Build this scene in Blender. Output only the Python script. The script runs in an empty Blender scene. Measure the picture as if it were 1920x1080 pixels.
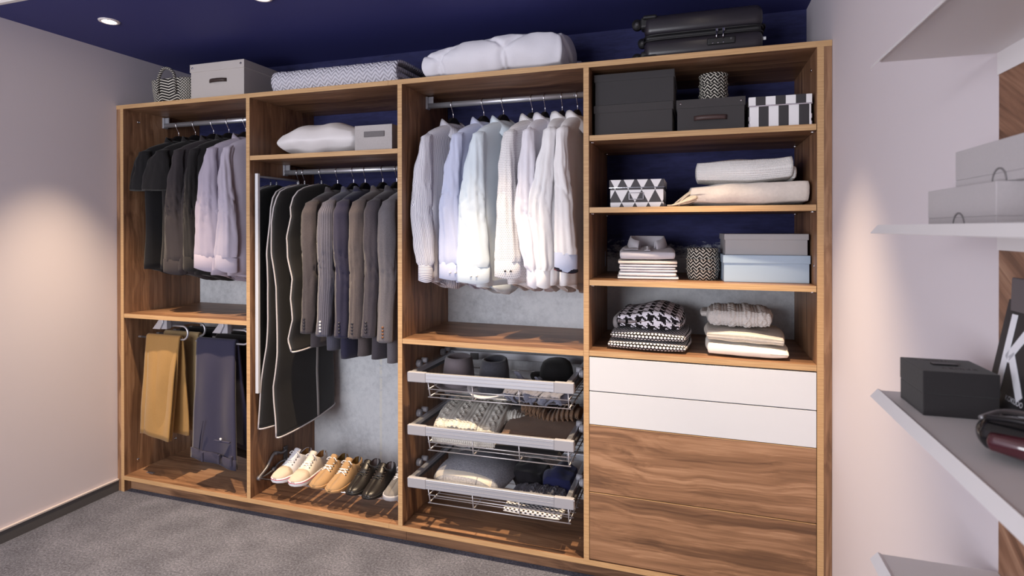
import bpy, bmesh, math, random
from mathutils import Vector, Matrix, noise
random.seed(7)
PI = math.pi
scene = bpy.context.scene
COL = scene.collection

# ------------------------------------------------------------------ camera
cam_d = bpy.data.cameras.new('camera')
cam = bpy.data.objects.new('camera', cam_d); COL.objects.link(cam)
yaw, pitch, roll = -0.31395, -0.0028, -0.0012
fw = Vector((math.sin(yaw)*math.cos(pitch), math.cos(yaw)*math.cos(pitch), math.sin(pitch)))
rt = Vector((math.cos(yaw), -math.sin(yaw), 0)); up = rt.cross(fw)
r2 = rt*math.cos(roll) + up*math.sin(roll); u2 = -rt*math.sin(roll) + up*math.cos(roll)
m = Matrix((r2, u2, -fw)).transposed().to_4x4()
m.translation = (3.360, -2.5796, 1.6187)
cam.matrix_world = m
cam_d.sensor_width = 36; cam_d.lens = 1064.0/1920*36
cam_d.shift_y = (430.7-540)/1920
cam_d.clip_start = 0.02
cam_d.dof.use_dof = True; cam_d.dof.focus_distance = 2.95; cam_d.dof.aperture_fstop = 5.6
scene.camera = cam

# ------------------------------------------------------------------ world and light
w = bpy.data.worlds.new('world'); scene.world = w; w.use_nodes = True
w.node_tree.nodes['Background'].inputs[0].default_value = (0.86, 0.86, 1.0, 1)
w.node_tree.nodes['Background'].inputs[1].default_value = 0.20

def area(name, loc, target, sx, sy, power, col):
    d = bpy.data.lights.new(name, 'AREA'); d.shape = 'RECTANGLE'; d.size = sx; d.size_y = sy
    d.energy = power; d.color = col
    o = bpy.data.objects.new(name, d); COL.objects.link(o); o.location = loc
    o.rotation_euler = (Vector(target)-Vector(loc)).to_track_quat('-Z', 'Y').to_euler()
    return o
area('rear_fill', (0.95, -4.6, 1.55), (2.5, 0.2, 1.25), 2.8, 1.7, 142, (0.93, 0.94, 1.0))  # added soft fill light, unseen behind the camera

vs = scene.view_settings
vs.view_transform = 'Standard'; vs.look = 'None'; vs.gamma = 1; vs.use_curve_mapping = False
vs.exposure = 0.25
DOWNLIGHT_POWER = 255

# ------------------------------------------------------------------ dimensions (metres)
W, T, D, H = 0.96, 0.0246, 0.5655, 2.378
ZB, ZC, XL, XR = 0.0975, 2.707, -0.0455, 3.883
R1, R2 = 2.298, 1.957          # heights of the hanging rails
RY = 0.285                     # their depth

# ------------------------------------------------------------------ helpers: tagging
def tag(o, label=None, cat=None, group=None, kind=None):
    if label: o['label'] = label
    if cat: o['category'] = cat
    if group: o['group'] = group
    if kind: o['kind'] = kind
    return o
def thing(name, label, cat, loc=(0, 0, 0), rz=0, group=None, rx=0, ry=0):
    o = bpy.data.objects.new(name, None); COL.objects.link(o)
    o.empty_display_size = 0.05
    o.location = loc; o.rotation_euler = (rx, ry, rz)
    return tag(o, label, cat, group)
def link(name, me, mats, parent=None, smooth=True):
    if not isinstance(mats, (list, tuple)): mats = [mats]
    for q in mats: me.materials.append(q)
    if smooth and len(me.polygons): me.polygons.foreach_set('use_smooth', [True]*len(me.polygons))
    o = bpy.data.objects.new(name, me); COL.objects.link(o); o.parent = parent
    return o
def mesh(name, v, f, mats, parent=None, smooth=True, uv=None, mi=None):
    me = bpy.data.meshes.new(name); me.from_pydata(v, [], f); me.update()
    if uv:
        l = me.uv_layers.new(name='UVMap')
        flat = []
        for p in me.polygons:
            src = uv[p.index] if isinstance(uv[0][0], (tuple, list)) else [uv[i] for i in p.vertices]
            for q in src: flat += [q[0], q[1]]
        l.data.foreach_set('uv', flat)
    o = link(name, me, mats, parent, smooth)
    if mi: me.polygons.foreach_set('material_index', mi)
    return o
def frombm(name, bm, mats, parent=None, smooth=False):
    me = bpy.data.meshes.new(name); bm.to_mesh(me); bm.free()
    return link(name, me, mats, parent, smooth)
def setloc(o, loc=(0, 0, 0), rot=(0, 0, 0)):
    o.location = loc; o.rotation_euler = rot; return o
def solid(o, th, off=-1, mo=0):
    md = o.modifiers.new('solid', 'SOLIDIFY'); md.thickness = th; md.offset = off
    md.material_offset = mo; return o
def subsurf(o, n=1):
    md = o.modifiers.new('sub', 'SUBSURF'); md.levels = n; md.render_levels = n; return o

# ------------------------------------------------------------------ helpers: shapes
BF = [(0, 3, 2, 1), (4, 5, 6, 7), (0, 1, 5, 4), (1, 2, 6, 5), (2, 3, 7, 6), (3, 0, 4, 7)]  # bottom top front right back left
def boxdata(x0, x1, y0, y1, z0, z1):
    return [(x0, y0, z0), (x1, y0, z0), (x1, y1, z0), (x0, y1, z0), (x0, y0, z1), (x1, y0, z1), (x1, y1, z1), (x0, y1, z1)]
def box(name, x0, x1, y0, y1, z0, z1, mats, parent=None, bev=0.0, mi=None, seg=2):
    v = boxdata(x0, x1, y0, y1, z0, z1)
    uv = []
    for f in BF:
        n = BF.index(f)
        for_i = (0, 1) if n < 2 else ((0, 2) if n in (2, 4) else (1, 2))
        uv.append([(v[i][for_i[0]], v[i][for_i[1]]) for i in f])
    o = mesh(name, v, BF, mats, parent, False, uv, mi)
    if bev:
        md = o.modifiers.new('bevel', 'BEVEL'); md.width = bev; md.segments = seg
        md.limit_method = 'ANGLE'; md.harden_normals = False
    return o
def multibox(name, boxes, mats, parent=None):
    v, f = [], []
    for b in boxes:
        k = len(v); v += boxdata(*b); f += [tuple(i+k for i in q) for q in BF]
    return mesh(name, v, f, mats, parent, False)
def tube(name, pts, r, mats, parent=None, n=10, closed=False, cap=True):
    pts = [Vector(p) for p in pts]; v, f, uv = [], [], []
    N = len(pts); ref = None; length = 0
    for i, p in enumerate(pts):
        a = pts[(i-1) % N] if (i or closed) else p; b = pts[(i+1) % N] if (i < N-1 or closed) else p
        t = (b-a).normalized()
        if ref is None:
            ref = t.orthogonal().normalized()
        else:
            ref = (ref - t*ref.dot(t)).normalized()
        bi = t.cross(ref)
        rr = r[i] if isinstance(r, (list, tuple)) else r
        if i: length += (p-pts[i-1]).length
        for k in range(n):
            a_ = 2*PI*k/n
            v.append(p + (ref*math.cos(a_) + bi*math.sin(a_))*rr); uv.append((k/n*2*PI*rr, length))
    for i in range(N if closed else N-1):
        for k in range(n):
            j = (i+1) % N
            f.append((i*n+k, i*n+(k+1) % n, j*n+(k+1) % n, j*n+k))
    if cap and not closed:
        f.append(tuple(range(n))[::-1]); f.append(tuple((N-1)*n+k for k in range(n)))
    return mesh(name, [tuple(q) for q in v], f, mats, parent, True, uv)
def bez(pts, n=6):
    """smooth Catmull-Rom curve through points"""
    P = [Vector(p) for p in pts]; out = []
    for i in range(len(P)-1):
        p0 = P[i-1] if i else P[i]; p1 = P[i]; p2 = P[i+1]; p3 = P[i+2] if i+2 < len(P) else P[i+1]
        for k in range(n):
            t = k/n
            out.append(0.5*((2*p1) + (p2-p0)*t + (2*p0-5*p1+4*p2-p3)*t*t + (-p0+3*p1-3*p2+p3)*t**3))
    out.append(P[-1]); return out
def loft(name, rings, mats, parent=None, cap=(True, True), smooth=True, closed=True, mi=None):
    n = len(rings[0]); v = []; f = []; uv = []; L = 0
    for i, rg in enumerate(rings):
        if i: L += (Vector(rg[0])-Vector(rings[i-1][0])).length
        s = 0
        for k, p in enumerate(rg):
            if k: s += (Vector(p)-Vector(rg[k-1])).length
            v.append(tuple(p)); uv.append((s, L))
    per = max(uv[i*n+n-1][0] for i in range(len(rings)))
    uv = [(k/(n-1)*per, uv[i*n+k][1]) for i in range(len(rings)) for k in range(n)]
    fu = []
    for i in range(len(rings)-1):
        for k in range(n if closed else n-1):
            j = (k+1) % n
            f.append((i*n+k, i*n+j, (i+1)*n+j, (i+1)*n+k))
            a = [uv[i*n+k], uv[i*n+j], uv[(i+1)*n+j], uv[(i+1)*n+k]]
            if j == 0:
                a[1] = (a[0][0]+per/(n-1), a[1][1]); a[2] = (a[3][0]+per/(n-1), a[2][1])
            fu.append(a)
    if closed:
        if cap[0]: f.append(tuple(range(n))[::-1]); fu.append([(rings[0][k][0], rings[0][k][1]) for k in range(n)][::-1])
        if cap[1]: f.append(tuple((len(rings)-1)*n+k for k in range(n))); fu.append([(rings[-1][k][0], rings[-1][k][1]) for k in range(n)])
    return mesh(name, v, f, mats, parent, smooth, fu)
def sp(x, e): return math.copysign(abs(x)**e, x)
def ring(cx, cy, z, hx, hy, n=28, e=1.0, a0=0):
    return [(cx+hx*sp(math.cos(a0+2*PI*k/n), e), cy+hy*sp(math.sin(a0+2*PI*k/n), e), z) for k in range(n)]
def lathe(name, prof, mats, parent=None, n=40, sx=1, sy=1, fn=None, cap=(False, False)):
    rings = []
    for r, z in prof:
        rg = []
        for k in range(n):
            a = 2*PI*k/n; p = (r*sx*math.cos(a), r*sy*math.sin(a), z)
            if fn: p = fn(p, r, z, a)
            rg.append(p)
        rings.append(rg)
    return loft(name, rings, mats, parent, cap)
def soft(name, size, rad, mats, parent=None, n=20, amp=0.0, freq=6.0, seed=0, fn=None, sit=True):
    """rounded, gently uneven cloth body; base at z=0 when sit"""
    h = [s/2 for s in size]; r = [min(a, b) for a, b in zip(rad, h)]; c = [a-b for a, b in zip(h, r)]
    bm = bmesh.new(); verts = {}; faces = []; uvs = []
    def V(p):
        k = (round(p[0], 5), round(p[1], 5), round(p[2], 5))
        if k in verts: return verts[k]
        P = Vector(p); nr = P.normalized()
        q = Vector((c[0]*P.x + r[0]*nr.x*1.0, c[1]*P.y + r[1]*nr.y, c[2]*P.z + r[2]*nr.z))
        if amp:
            d = noise.noise(q*freq + Vector((seed*3.1, seed*1.7, seed))) + 0.5*noise.noise(q*freq*2.3 + Vector((seed, 9, seed*2.2)))
            q += nr*d*amp
        if fn: q = fn(q, nr)
        if sit: q = Vector((q.x, q.y, max(q.z + h[2], 0.0005)))
        vv = bm.verts.new(q); verts[k] = vv; return vv
    lay = bm.loops.layers.uv.new('UVMap')
    for ax in range(3):
        for sg in (-1, 1):
            a, b = [i for i in range(3) if i != ax]
            na = max(3, min(n, int(n*size[a]/max(size))+3)); nb = max(3, min(n, int(n*size[b]/max(size))+3))
            # same divisions per axis so that the faces weld
            for i in range(na):
                for j in range(nb):
                    q = []
                    for di, dj in ((0, 0), (1, 0), (1, 1), (0, 1)):
                        p = [0, 0, 0]; p[ax] = sg
                        # tan spacing rounds corners evenly
                        p[a] = math.tan((-1+2*(i+di)/na)*PI/4); p[b] = math.tan((-1+2*(j+dj)/nb)*PI/4)
                        q.append((V(p), (p[a]*h[a] + (0.37 if ax == 0 else 0), p[b]*h[b]+h[b]*ax)))
                    if (sg > 0) != (ax == 1): pass
                    else: q = q[::-1]
                    try: fc = bm.faces.new([x[0] for x in q])
                    except ValueError: continue
                    for lp, x in zip(fc.loops, q): lp[lay].uv = x[1]
    bmesh.ops.recalc_face_normals(bm, faces=bm.faces[:])
    return frombm(name, bm, mats, parent, True)
def prism(name, pts, axis, a0, a1, mats, parent=None, bev=0, smooth=False):
    """extrude a 2-D outline along axis: 0 -> pts are (y,z), 1 -> (x,z), 2 -> (x,y)"""
    bm = bmesh.new()
    def P(p, a):
        return {0: (a, p[0], p[1]), 1: (p[0], a, p[1]), 2: (p[0], p[1], a)}[axis]
    A = [bm.verts.new(P(p, a0)) for p in pts]; B = [bm.verts.new(P(p, a1)) for p in pts]
    bm.faces.new(A); bm.faces.new(B[::-1]); n = len(pts)
    for i in range(n): bm.faces.new((A[(i+1) % n], A[i], B[i], B[(i+1) % n]))
    bmesh.ops.recalc_face_normals(bm, faces=bm.faces[:])
    o = frombm(name, bm, mats, parent, smooth)
    if bev:
        md = o.modifiers.new('bevel', 'BEVEL'); md.width = bev; md.segments = 2; md.limit_method = 'ANGLE'
    return o
def disc(name, loc, r, h, mats, parent=None, axis=2, n=16):
    """small cylinder centred at loc along axis"""
    p0 = Vector(loc); d = Vector([1 if i == axis else 0 for i in range(3)])*h/2
    return tube(name, [p0-d, p0+d], r, mats, parent, n)

# ------------------------------------------------------------------ helpers: node materials
def lin(c):
    if isinstance(c, str): c = tuple(int(c[i:i+2], 16) for i in (1, 3, 5))
    o = []
    for v in c:
        v /= 255; o.append(v/12.92 if v <= 0.04045 else ((v+0.055)/1.055)**2.4)
    return (*o, 1)
class NT:
    def __init__(s, name, rough=0.6, metal=0, spec=0.5):
        s.m = bpy.data.materials.new(name); s.m.use_nodes = True
        s.t = s.m.node_tree; s.b = s.t.nodes['Principled BSDF']
        s.b.inputs['Roughness'].default_value = rough; s.b.inputs['Metallic'].default_value = metal
        s.b.inputs['Specular IOR Level'].default_value = spec
    def n(s, typ, **kw):
        x = s.t.nodes.new(typ)
        for k, v in kw.items(): setattr(x, k, v)
        return x
    def l(s, a, b): s.t.links.new(a, b)
    def put(s, sock, v):
        if hasattr(v, 'links') or hasattr(v, 'is_linked'): s.l(v, sock)
        else: sock.default_value = v
    def M(s, op, a, b=0.0, c=0.0):
        x = s.n('ShaderNodeMath', operation=op)
        s.put(x.inputs[0], a); s.put(x.inputs[1], b); s.put(x.inputs[2], c); return x.outputs[0]
    def coord(s, kind='Object'): return s.n('ShaderNodeTexCoord').outputs[kind]
    def xyz(s, v):
        x = s.n('ShaderNodeSeparateXYZ'); s.l(v, x.inputs[0]); return x.outputs
    def map(s, v, scale=(1, 1, 1), loc=(0, 0, 0), rot=(0, 0, 0)):
        x = s.n('ShaderNodeMapping'); s.l(v, x.inputs[0]); x.inputs[1].default_value = loc
        x.inputs[2].default_value = rot; x.inputs[3].default_value = scale; return x.outputs[0]
    def noise(s, v, scale=5, detail=3, rough=0.5, dist=0.0):
        x = s.n('ShaderNodeTexNoise'); s.l(v, x.inputs['Vector']); x.inputs['Scale'].default_value = scale
        x.inputs['Detail'].default_value = detail; x.inputs['Roughness'].default_value = rough
        x.inputs['Distortion'].default_value = dist; return x.outputs['Fac']
    def ramp(s, f, stops):
        x = s.n('ShaderNodeValToRGB'); s.l(f, x.inputs[0]); e = x.color_ramp.elements
        while len(e) < len(stops): e.new(0.5)
        for a, (p, c) in zip(e, stops): a.position = p; a.color = lin(c) if not isinstance(c, float) else (c, c, c, 1)
        return x.outputs[0]
    def mix(s, f, a, b):
        x = s.n('ShaderNodeMix', data_type='RGBA'); s.put(x.inputs[0], f)
        for sock, v in ((x.inputs[6], a), (x.inputs[7], b)):
            s.put(sock, lin(v) if isinstance(v, (str, tuple)) else v)
        return x.outputs[2]
    def mul(s, a, b):
        x = s.n('ShaderNodeMix', data_type='RGBA', blend_type='MULTIPLY'); x.inputs[0].default_value = 1
        s.put(x.inputs[6], a); s.put(x.inputs[7], b); return x.outputs[2]
    def color(s, v):
        s.put(s.b.inputs['Base Color'], lin(v) if isinstance(v, (str, tuple)) else v); return s
    def bump(s, h, strength=0.3, dist=0.002):
        x = s.n('ShaderNodeBump'); x.inputs['Strength'].default_value = strength; x.inputs['Distance'].default_value = dist
        s.l(h, x.inputs['Height']); s.l(x.outputs[0], s.b.inputs['Normal']); return s
    def uv(s):
        return s.n('ShaderNodeUVMap').outputs[0]

def plain(name, c, rough=0.5, metal=0, spec=0.5, grain=0.0):
    t = NT(name, rough, metal, spec)
    if grain:
        nz = t.noise(t.coord(), 9, 4); v = t.ramp(nz, [(0.3, 1.0-grain), (0.7, 1.0)])
        a = t.n('ShaderNodeRGB'); a.outputs[0].default_value = lin(c); t.color(t.mul(a.outputs[0], v))
    else: t.color(c)
    return t.m
def fabric(name, c, rough=0.85, weave=900, bump=0.25, var=0.10, dist=0.0008, sheen=0.15):
    t = NT(name, rough, 0, 0.25); o = t.coord()
    a = t.n('ShaderNodeRGB'); a.outputs[0].default_value = lin(c)
    nz = t.noise(o, 6, 4, 0.6); v = t.ramp(nz, [(0.25, 1.0-var), (0.75, 1.0)])
    nf = t.noise(o, weave*0.25, 2)
    v2 = t.ramp(nf, [(0.2, 1.0-var), (0.8, 1.0)])
    t.color(t.mul(t.mul(a.outputs[0], v), v2)); t.bump(nf, bump, dist)
    t.b.inputs['Sheen Weight'].default_value = sheen
    return t.m
def wood(name, axis, dark=1.0, red=0):
    """teak-look laminate, grain along axis"""
    t = NT(name, 0.42, 0, 0.4); o = t.coord()
    sc = [1, 1, 1]; sc[axis] = 0.065
    wp = t.map(o, (0.9, 0.9, 0.9))
    warp = t.noise(wp, 2.2, 2)
    base = t.map(o, tuple(sc))
    add = t.n('ShaderNodeVectorMath', operation='ADD'); t.l(base, add.inputs[0])
    cmb = t.n('ShaderNodeCombineXYZ')
    wm = t.M('MULTIPLY', warp, 0.10)
    for i in range(3): t.l(wm, cmb.inputs[i])
    t.l(cmb.outputs[0], add.inputs[1]); q = add.outputs[0]
    n1 = t.noise(q, 16, 6, 0.62, 0.6)
    sc2 = [1, 1, 1]; sc2[axis] = 0.025
    n2 = t.noise(t.map(o, tuple(sc2)), 130, 3, 0.6)
    n3 = t.noise(q, 5, 2, 0.5, 1.2)
    ringw = t.M('SINE', t.M('MULTIPLY', t.M('ADD', n3, t.M('MULTIPLY', n1, 0.25)), 60.0))
    f = t.M('ADD', t.M('MULTIPLY', n1, 0.62), t.M('ADD', t.M('MULTIPLY', n2, 0.22), t.M('ADD', t.M('MULTIPLY', n3, 0.22), t.M('MULTIPLY', ringw, 0.028))))
    k = dark
    def c(r, g, b): return (int(r*k), int(g*k), int(b*k))
    t.color(t.ramp(f, [(0.34, c(80, 56, 42)), (0.46, c(116, 84, 62)), (0.55, c(142, 105, 78)), (0.66, c(170, 132, 101)), (0.78, c(140, 110, 90))]))
    t.bump(n2, 0.12, 0.0006)
    return t.m
def woodedge():
    t = NT('oak_edge', 0.5, 0, 0.35); o = t.coord()
    a = t.noise(t.map(o, (6, 260, 260)), 1, 3); 
    t.color(t.ramp(a, [(0.3, (178, 138, 96)), (0.7, (208, 170, 124))])); return t.m

M_WX, M_WZ, M_WY = wood('teak_grain_x', 0), wood('teak_grain_z', 2), wood('teak_grain_y', 1)
M_EDGE = woodedge()
M_WHITE = plain('white_gloss', (218, 219, 223), 0.22, 0, 0.5)
M_ALU = plain('aluminium', (205, 206, 214), 0.38, 0.75)
M_ALUW = plain('satin_aluminium', (186, 187, 195), 0.40, 0.5)
M_STEEL = plain('steel_wire', (205, 202, 204), 0.35, 0.6)
M_CHROME = plain('chrome', (215, 213, 218), 0.12, 1.0)
M_DCHROME = plain('dark_chrome', (140, 138, 142), 0.35, 0.55)
M_GREYPL = plain('grey_plastic', (160, 160, 168), 0.5)
M_DGREYPL = plain('dark_grey_plastic', (80, 78, 80), 0.45)
M_BLACKPL = plain('black_plastic', (26, 25, 27), 0.4)
M_BLACKWOOD = plain('black_lacquer', (20, 19, 21), 0.45)
M_WHITEMET = plain('white_powder_coat', (226, 222, 224), 0.5, 0, 0.4)
M_LEATHER = plain('dark_leather', (66, 52, 48), 0.5, 0, 0.4, 0.2)

# ------------------------------------------------------------------ the setting
def wallmat(name, c):
    t = NT(name, 0.85, 0, 0.2); o = t.coord()
    nz = t.noise(o, 260, 2); t.color(c); t.bump(nz, 0.05, 0.0008); return t.m
M_WALL = wallmat('wall_paint', (214, 206, 212))
def carpet():
    t = NT('carpet', 0.95, 0, 0.1); o = t.coord()
    a = t.noise(o, 330, 3, 0.75); b = t.noise(o, 95, 3, 0.65); c = t.noise(o, 5, 3)
    f = t.M('ADD', t.M('MULTIPLY', a, 0.50), t.M('ADD', t.M('MULTIPLY', b, 0.36), t.M('MULTIPLY', c, 0.16)))
    t.color(t.ramp(f, [(0.38, (60, 61, 71)), (0.52, (107, 109, 123)), (0.66, (158, 160, 178))]))
    t.bump(t.M('ADD', a, b), 0.9, 0.006); return t.m
def backwall():
    t = NT('painted_concrete', 0.8, 0, 0.25); o = t.coord(); x = t.xyz(o)
    big = t.noise(o, 2.2, 5, 0.6); fine = t.noise(o, 38, 5, 0.7); st = t.noise(t.map(o, (1, 1, 5)), 9, 5, 0.7)
    conc = t.ramp(t.M('ADD', t.M('MULTIPLY', big, 0.6), t.M('MULTIPLY', fine, 0.4)), [(0.32, (178, 181, 187)), (0.5, (212, 215, 220)), (0.7, (228, 230, 233))])
    # pale vertical wallpaper seam
    dx = t.M('ABSOLUTE', t.M('SUBTRACT', t.M('ADD', x[0], t.M('MULTIPLY', big, 0.02)), 1.478))
    seam = t.M('MULTIPLY', t.M('LESS_THAN', dx, 0.008), t.M('GREATER_THAN', fine, 0.42))
    conc = t.mix(t.M('MULTIPLY', seam, 0.55), conc, (226, 222, 210))
    blue = t.ramp(st, [(0.3, (37, 38, 72)), (0.7, (52, 54, 98))])
    edge = t.M('ADD', 1.50, t.M('ADD', t.M('MULTIPLY', t.M('SUBTRACT', big, 0.5), 0.16), t.M('MULTIPLY', t.M('SUBTRACT', st, 0.5), 0.20)))
    d = t.M('MULTIPLY', t.M('SUBTRACT', x[2], edge), 14.0)
    fac = t.M('ADD', t.M('ADD', d, 0.5), t.M('MULTIPLY', t.M('SUBTRACT', fine, 0.5), 2.4))
    cl = t.n('ShaderNodeClamp'); t.l(fac, cl.inputs[0])
    t.color(t.mix(cl.outputs[0], conc, blue)); t.bump(fine, 0.15, 0.001); return t.m
M_BLUE = NT('navy_ceiling_paint', 0.62, 0, 0.3).color((58, 60, 116)).m
M_CEIL = wallmat('grey_ceiling_paint', (196, 190, 186))
M_BASE = plain('dark_grey_skirting', (82, 80, 82), 0.6)
M_BASETOP = plain('skirting_top', (196, 186, 186), 0.6)
def struct(o): o['kind'] = 'structure'; return o
struct(box('floor', XL-0.1, XR+0.1, -4.2, D+0.1, -0.06, 0.0, carpet()))
struct(box('wall_back', XL-0.1, XR+0.1, D, D+0.1, 0.0, ZC+0.25, backwall()))
struct(box('wall_left', XL-0.1, XL, -4.2, D, 0.0, ZC+0.25, M_WALL))
struct(box('wall_right', XR, XR+0.1, -4.2, D, 0.0, ZC+0.25, M_WALL))
struct(box('ceiling', XL, XR, -0.72, D, ZC, ZC+0.16, M_BLUE))
struct(box('trim_1', XL, XR, -0.738, -0.72, ZC-0.001, ZC+0.16, plain('soffit_edge', (222, 216, 214), 0.6)))
struct(box('ceiling_room', XL, XR, -4.2, -0.735, ZC+0.10, ZC+0.25, M_CEIL))
bb = struct(box('baseboard_left', XL, XL+0.012, -4.2, 0.0, 0.0, 0.066, M_BASE))
box('cap_strip', XL, XL+0.016, -4.2, -0.001, 0.066, 0.074, M_BASETOP, bb)

# ------------------------------------------------------------------ ceiling downlights
M_LAMP = NT('lamp_glow').m
_t = M_LAMP.node_tree.nodes['Principled BSDF']
_t.inputs['Emission Color'].default_value = (1, 0.86, 0.68, 1); _t.inputs['Emission Strength'].default_value = 30
M_RING = plain('downlight_ring', (226, 220, 220), 0.35, 0.2)
def downlight(x, label):
    t = thing('downlight', label, 'ceiling light', (x, -0.40, ZC), 0, 'recessed ceiling downlights')
    lathe('ring', [(0.030, -0.001), (0.032, -0.006), (0.040, -0.008), (0.047, -0.005), (0.049, 0.0)], M_RING, t, 36)
    lathe('lens', [(0.0005, -0.0035), (0.031, -0.0035), (0.031, 0.0)], M_LAMP, t, 30)
    d = bpy.data.lights.new('downlight_bulb', 'SPOT'); d.energy = DOWNLIGHT_POWER; d.color = (1.0, 0.76, 0.50)
    d.spot_size = math.radians(62); d.spot_blend = 1.0; d.shadow_soft_size = 0.018
    l = bpy.data.objects.new('downlight_bulb', d); COL.objects.link(l); l.parent = t; l.location = (0, 0, -0.02)
downlight(0.434, 'round recessed downlight above the leftmost wardrobe bay, left of two')
downlight(1.415, 'round recessed downlight at the top edge of the picture, right of two')
downlight(2.396, 'recessed downlight above the white shirts bay, just out of view')
downlight(3.377, 'recessed downlight above the shelved bay, just out of view')

# ------------------------------------------------------------------ the wardrobe
WR = thing('wardrobe', 'large open four-bay fitted wardrobe in brown teak with oak edges', 'wardrobe')
def board(name, x0, x1, y0, y1, z0, z1, axis):
    # material 0 grain, 1 front edge band
    return box(name, x0, x1, y0, y1, z0, z1, [{0: M_WX, 1: M_WY, 2: M_WZ}[axis], M_EDGE], WR, 0, [0, 0, 1, 0, 0, 0])
def face(name, x0, x1, y0, y1, z0, z1, mat):
    return box(name, x0, x1, y0, y1, z0, z1, mat, WR, 0.0008)
h = T/2
board('side_panel', -h, h, 0, D-0.002, 0, H-T, 2)
for i in (1, 2, 3): board('divider', i*W-h, i*W+h, 0, D-0.002, ZB, H-T, 2)
board('side_panel', 4*W-h, 4*W+h, 0, D-0.002, 0, H-T, 2)
face('filler_strip', XL+0.001, -h-0.0005, 0.001, 0.02, 0.001, H-T, M_WZ)
face('filler_strip', 4*W+h+0.0005, XR-0.001, 0.001, 0.02, 0.001, H-T, M_WZ)
board('top_board', XL+0.001, 1.8535, 0, D-0.002, H-T, H, 0)
board('top_board', 1.8545, XR-0.001, 0, D-0.002, H-T, H, 0)
board('bottom_board', h, 1.8535, 0, D-0.002, ZB-T, ZB, 0)
board('bottom_board', 1.8545, 4*W-h, 0, D-0.002, ZB-T, ZB, 0)
face('plinth', h, 1.93, 0.045, 0.063, 0.001, ZB-T, M_WX)
face('plinth', 1.931, 4*W-h, 0.045, 0.063, 0.001, ZB-T, M_WX)
def shelf(bay, z, inset=0.001):
    return board('shelf', bay*W+h+inset, (bay+1)*W-h-inset, 0.001, D-0.002, z-T, z, 0)
shelf(0, 1.096); shelf(1, 2.027); shelf(2, 1.055)
for z in (2.042, 1.713, 1.381): shelf(3, z, 0.0025)
shelf(3, 1.058)
def drawer(z0, z1, mat, lab):
    d = face('drawer', 2.8945, 3.8255, 0.0005, 0.02, z0, z1, mat); d['label'] = lab
    return d
drawer(0.8750, 1.0275, M_WHITE, 'white glossy drawer front, upper'); drawer(0.7210, 0.8705, M_WHITE, 'white glossy drawer front, lower')
for z0, z1, lab in ((0.4130, 0.7160, 'wood grain drawer front, upper'), (0.1025, 0.4070, 'wood grain drawer front, lower')):
    d = drawer(z0, z1, wood('drawer_teak', 0, 1.06), lab)
    box('top_edge', 2.895, 3.825, -0.0002, 0.0198, z1-0.0002, z1+0.0018, M_EDGE, d)
box('gap_shade_sheet', 2.8945, 3.8255, 0.05, 0.06, ZB, 1.03, plain('gap_shade', (60, 46, 38), 0.7), WR)  # added dark sheet so the gaps between drawer fronts read as shaded
for z in (2.042-T, 1.713-T, 1.381-T):
    for x, y in ((2.8925, 0.03), (2.8925, 0.47), (3.8275, 0.03), (3.8275, 0.47)):
        sgn = 1 if x < 3.3 else -1
        disc('shelf_pin', (x+sgn*0.009, y, z-0.004), 0.0035, 0.018, M_CHROME, WR, 0, 10)
for x, y, z in ((h, 0.10, 2.29), (h, 0.09, 0.165), (h, 0.36, 0.20), (3.8277, 0.12, 2.29), (3.8277, 0.40, 2.24), (3.8277, 0.06, 1.46)):
    s = 1 if x < 2 else -1
    o = disc('screw_cap', (x+s*0.001, y, z), 0.008, 0.003, M_CHROME, WR, 0, 14)
box('floor_catch', 0.10, 0.155, 0.075, 0.09, ZB, ZB+0.004, M_DCHROME, WR, 0.001)
def rail(x0, x1, z):
    r_ = tube('hanging_rail', [(x0, RY, z), (x1, RY, z)], 0.0155, M_ALU, WR, 20)
    for x, s in ((x0, 1), (x1, -1)):
        box('bracket', min(x, x+s*0.012), max(x, x+s*0.012), RY-0.018, RY+0.018, z-0.019, z+0.05, M_ALUW, r_, 0.002)
        box('bracket_web', min(x, x+s*0.04), max(x, x+s*0.04), RY-0.003, RY+0.003, z+0.014, z+0.05, M_ALUW, r_)
rail(h, W-h, R1); rail(W+h, 2*W-h, R2); rail(2*W+h, 3*W-h, R1)

# ------------------------------------------------------------------ cloth materials
def striped(name, base, line, pitch, wd, horiz=False, rough=0.85):
    t = NT(name, rough, 0, 0.25); u = t.xyz(t.uv())
    c = u[1] if horiz else u[0]
    f = t.M('LESS_THAN', t.M('FRACT', t.M('DIVIDE', c, pitch)), wd)
    t.color(t.mix(f, base, line)); t.bump(t.noise(t.coord(), 300, 2), 0.15, 0.0006); return t.m
def dotted(name, base, dot, p, r, rough=0.85):
    t = NT(name, rough, 0, 0.25); u = t.xyz(t.uv())
    row = t.M('FLOOR', t.M('DIVIDE', u[1], p))
    uu = t.M('ADD', t.M('DIVIDE', u[0], p), t.M('MULTIPLY', t.M('MODULO', row, 2.0), 0.5))
    a = t.M('SUBTRACT', t.M('FRACT', uu), 0.5); b = t.M('SUBTRACT', t.M('FRACT', t.M('DIVIDE', u[1], p)), 0.5)
    d = t.M('ADD', t.M('MULTIPLY', a, a), t.M('MULTIPLY', b, b))
    f = t.M('LESS_THAN', d, r*r)
    t.color(t.mix(f, base, dot)); t.bump(t.noise(t.coord(), 300, 2), 0.2, 0.0006); return t.m
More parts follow.
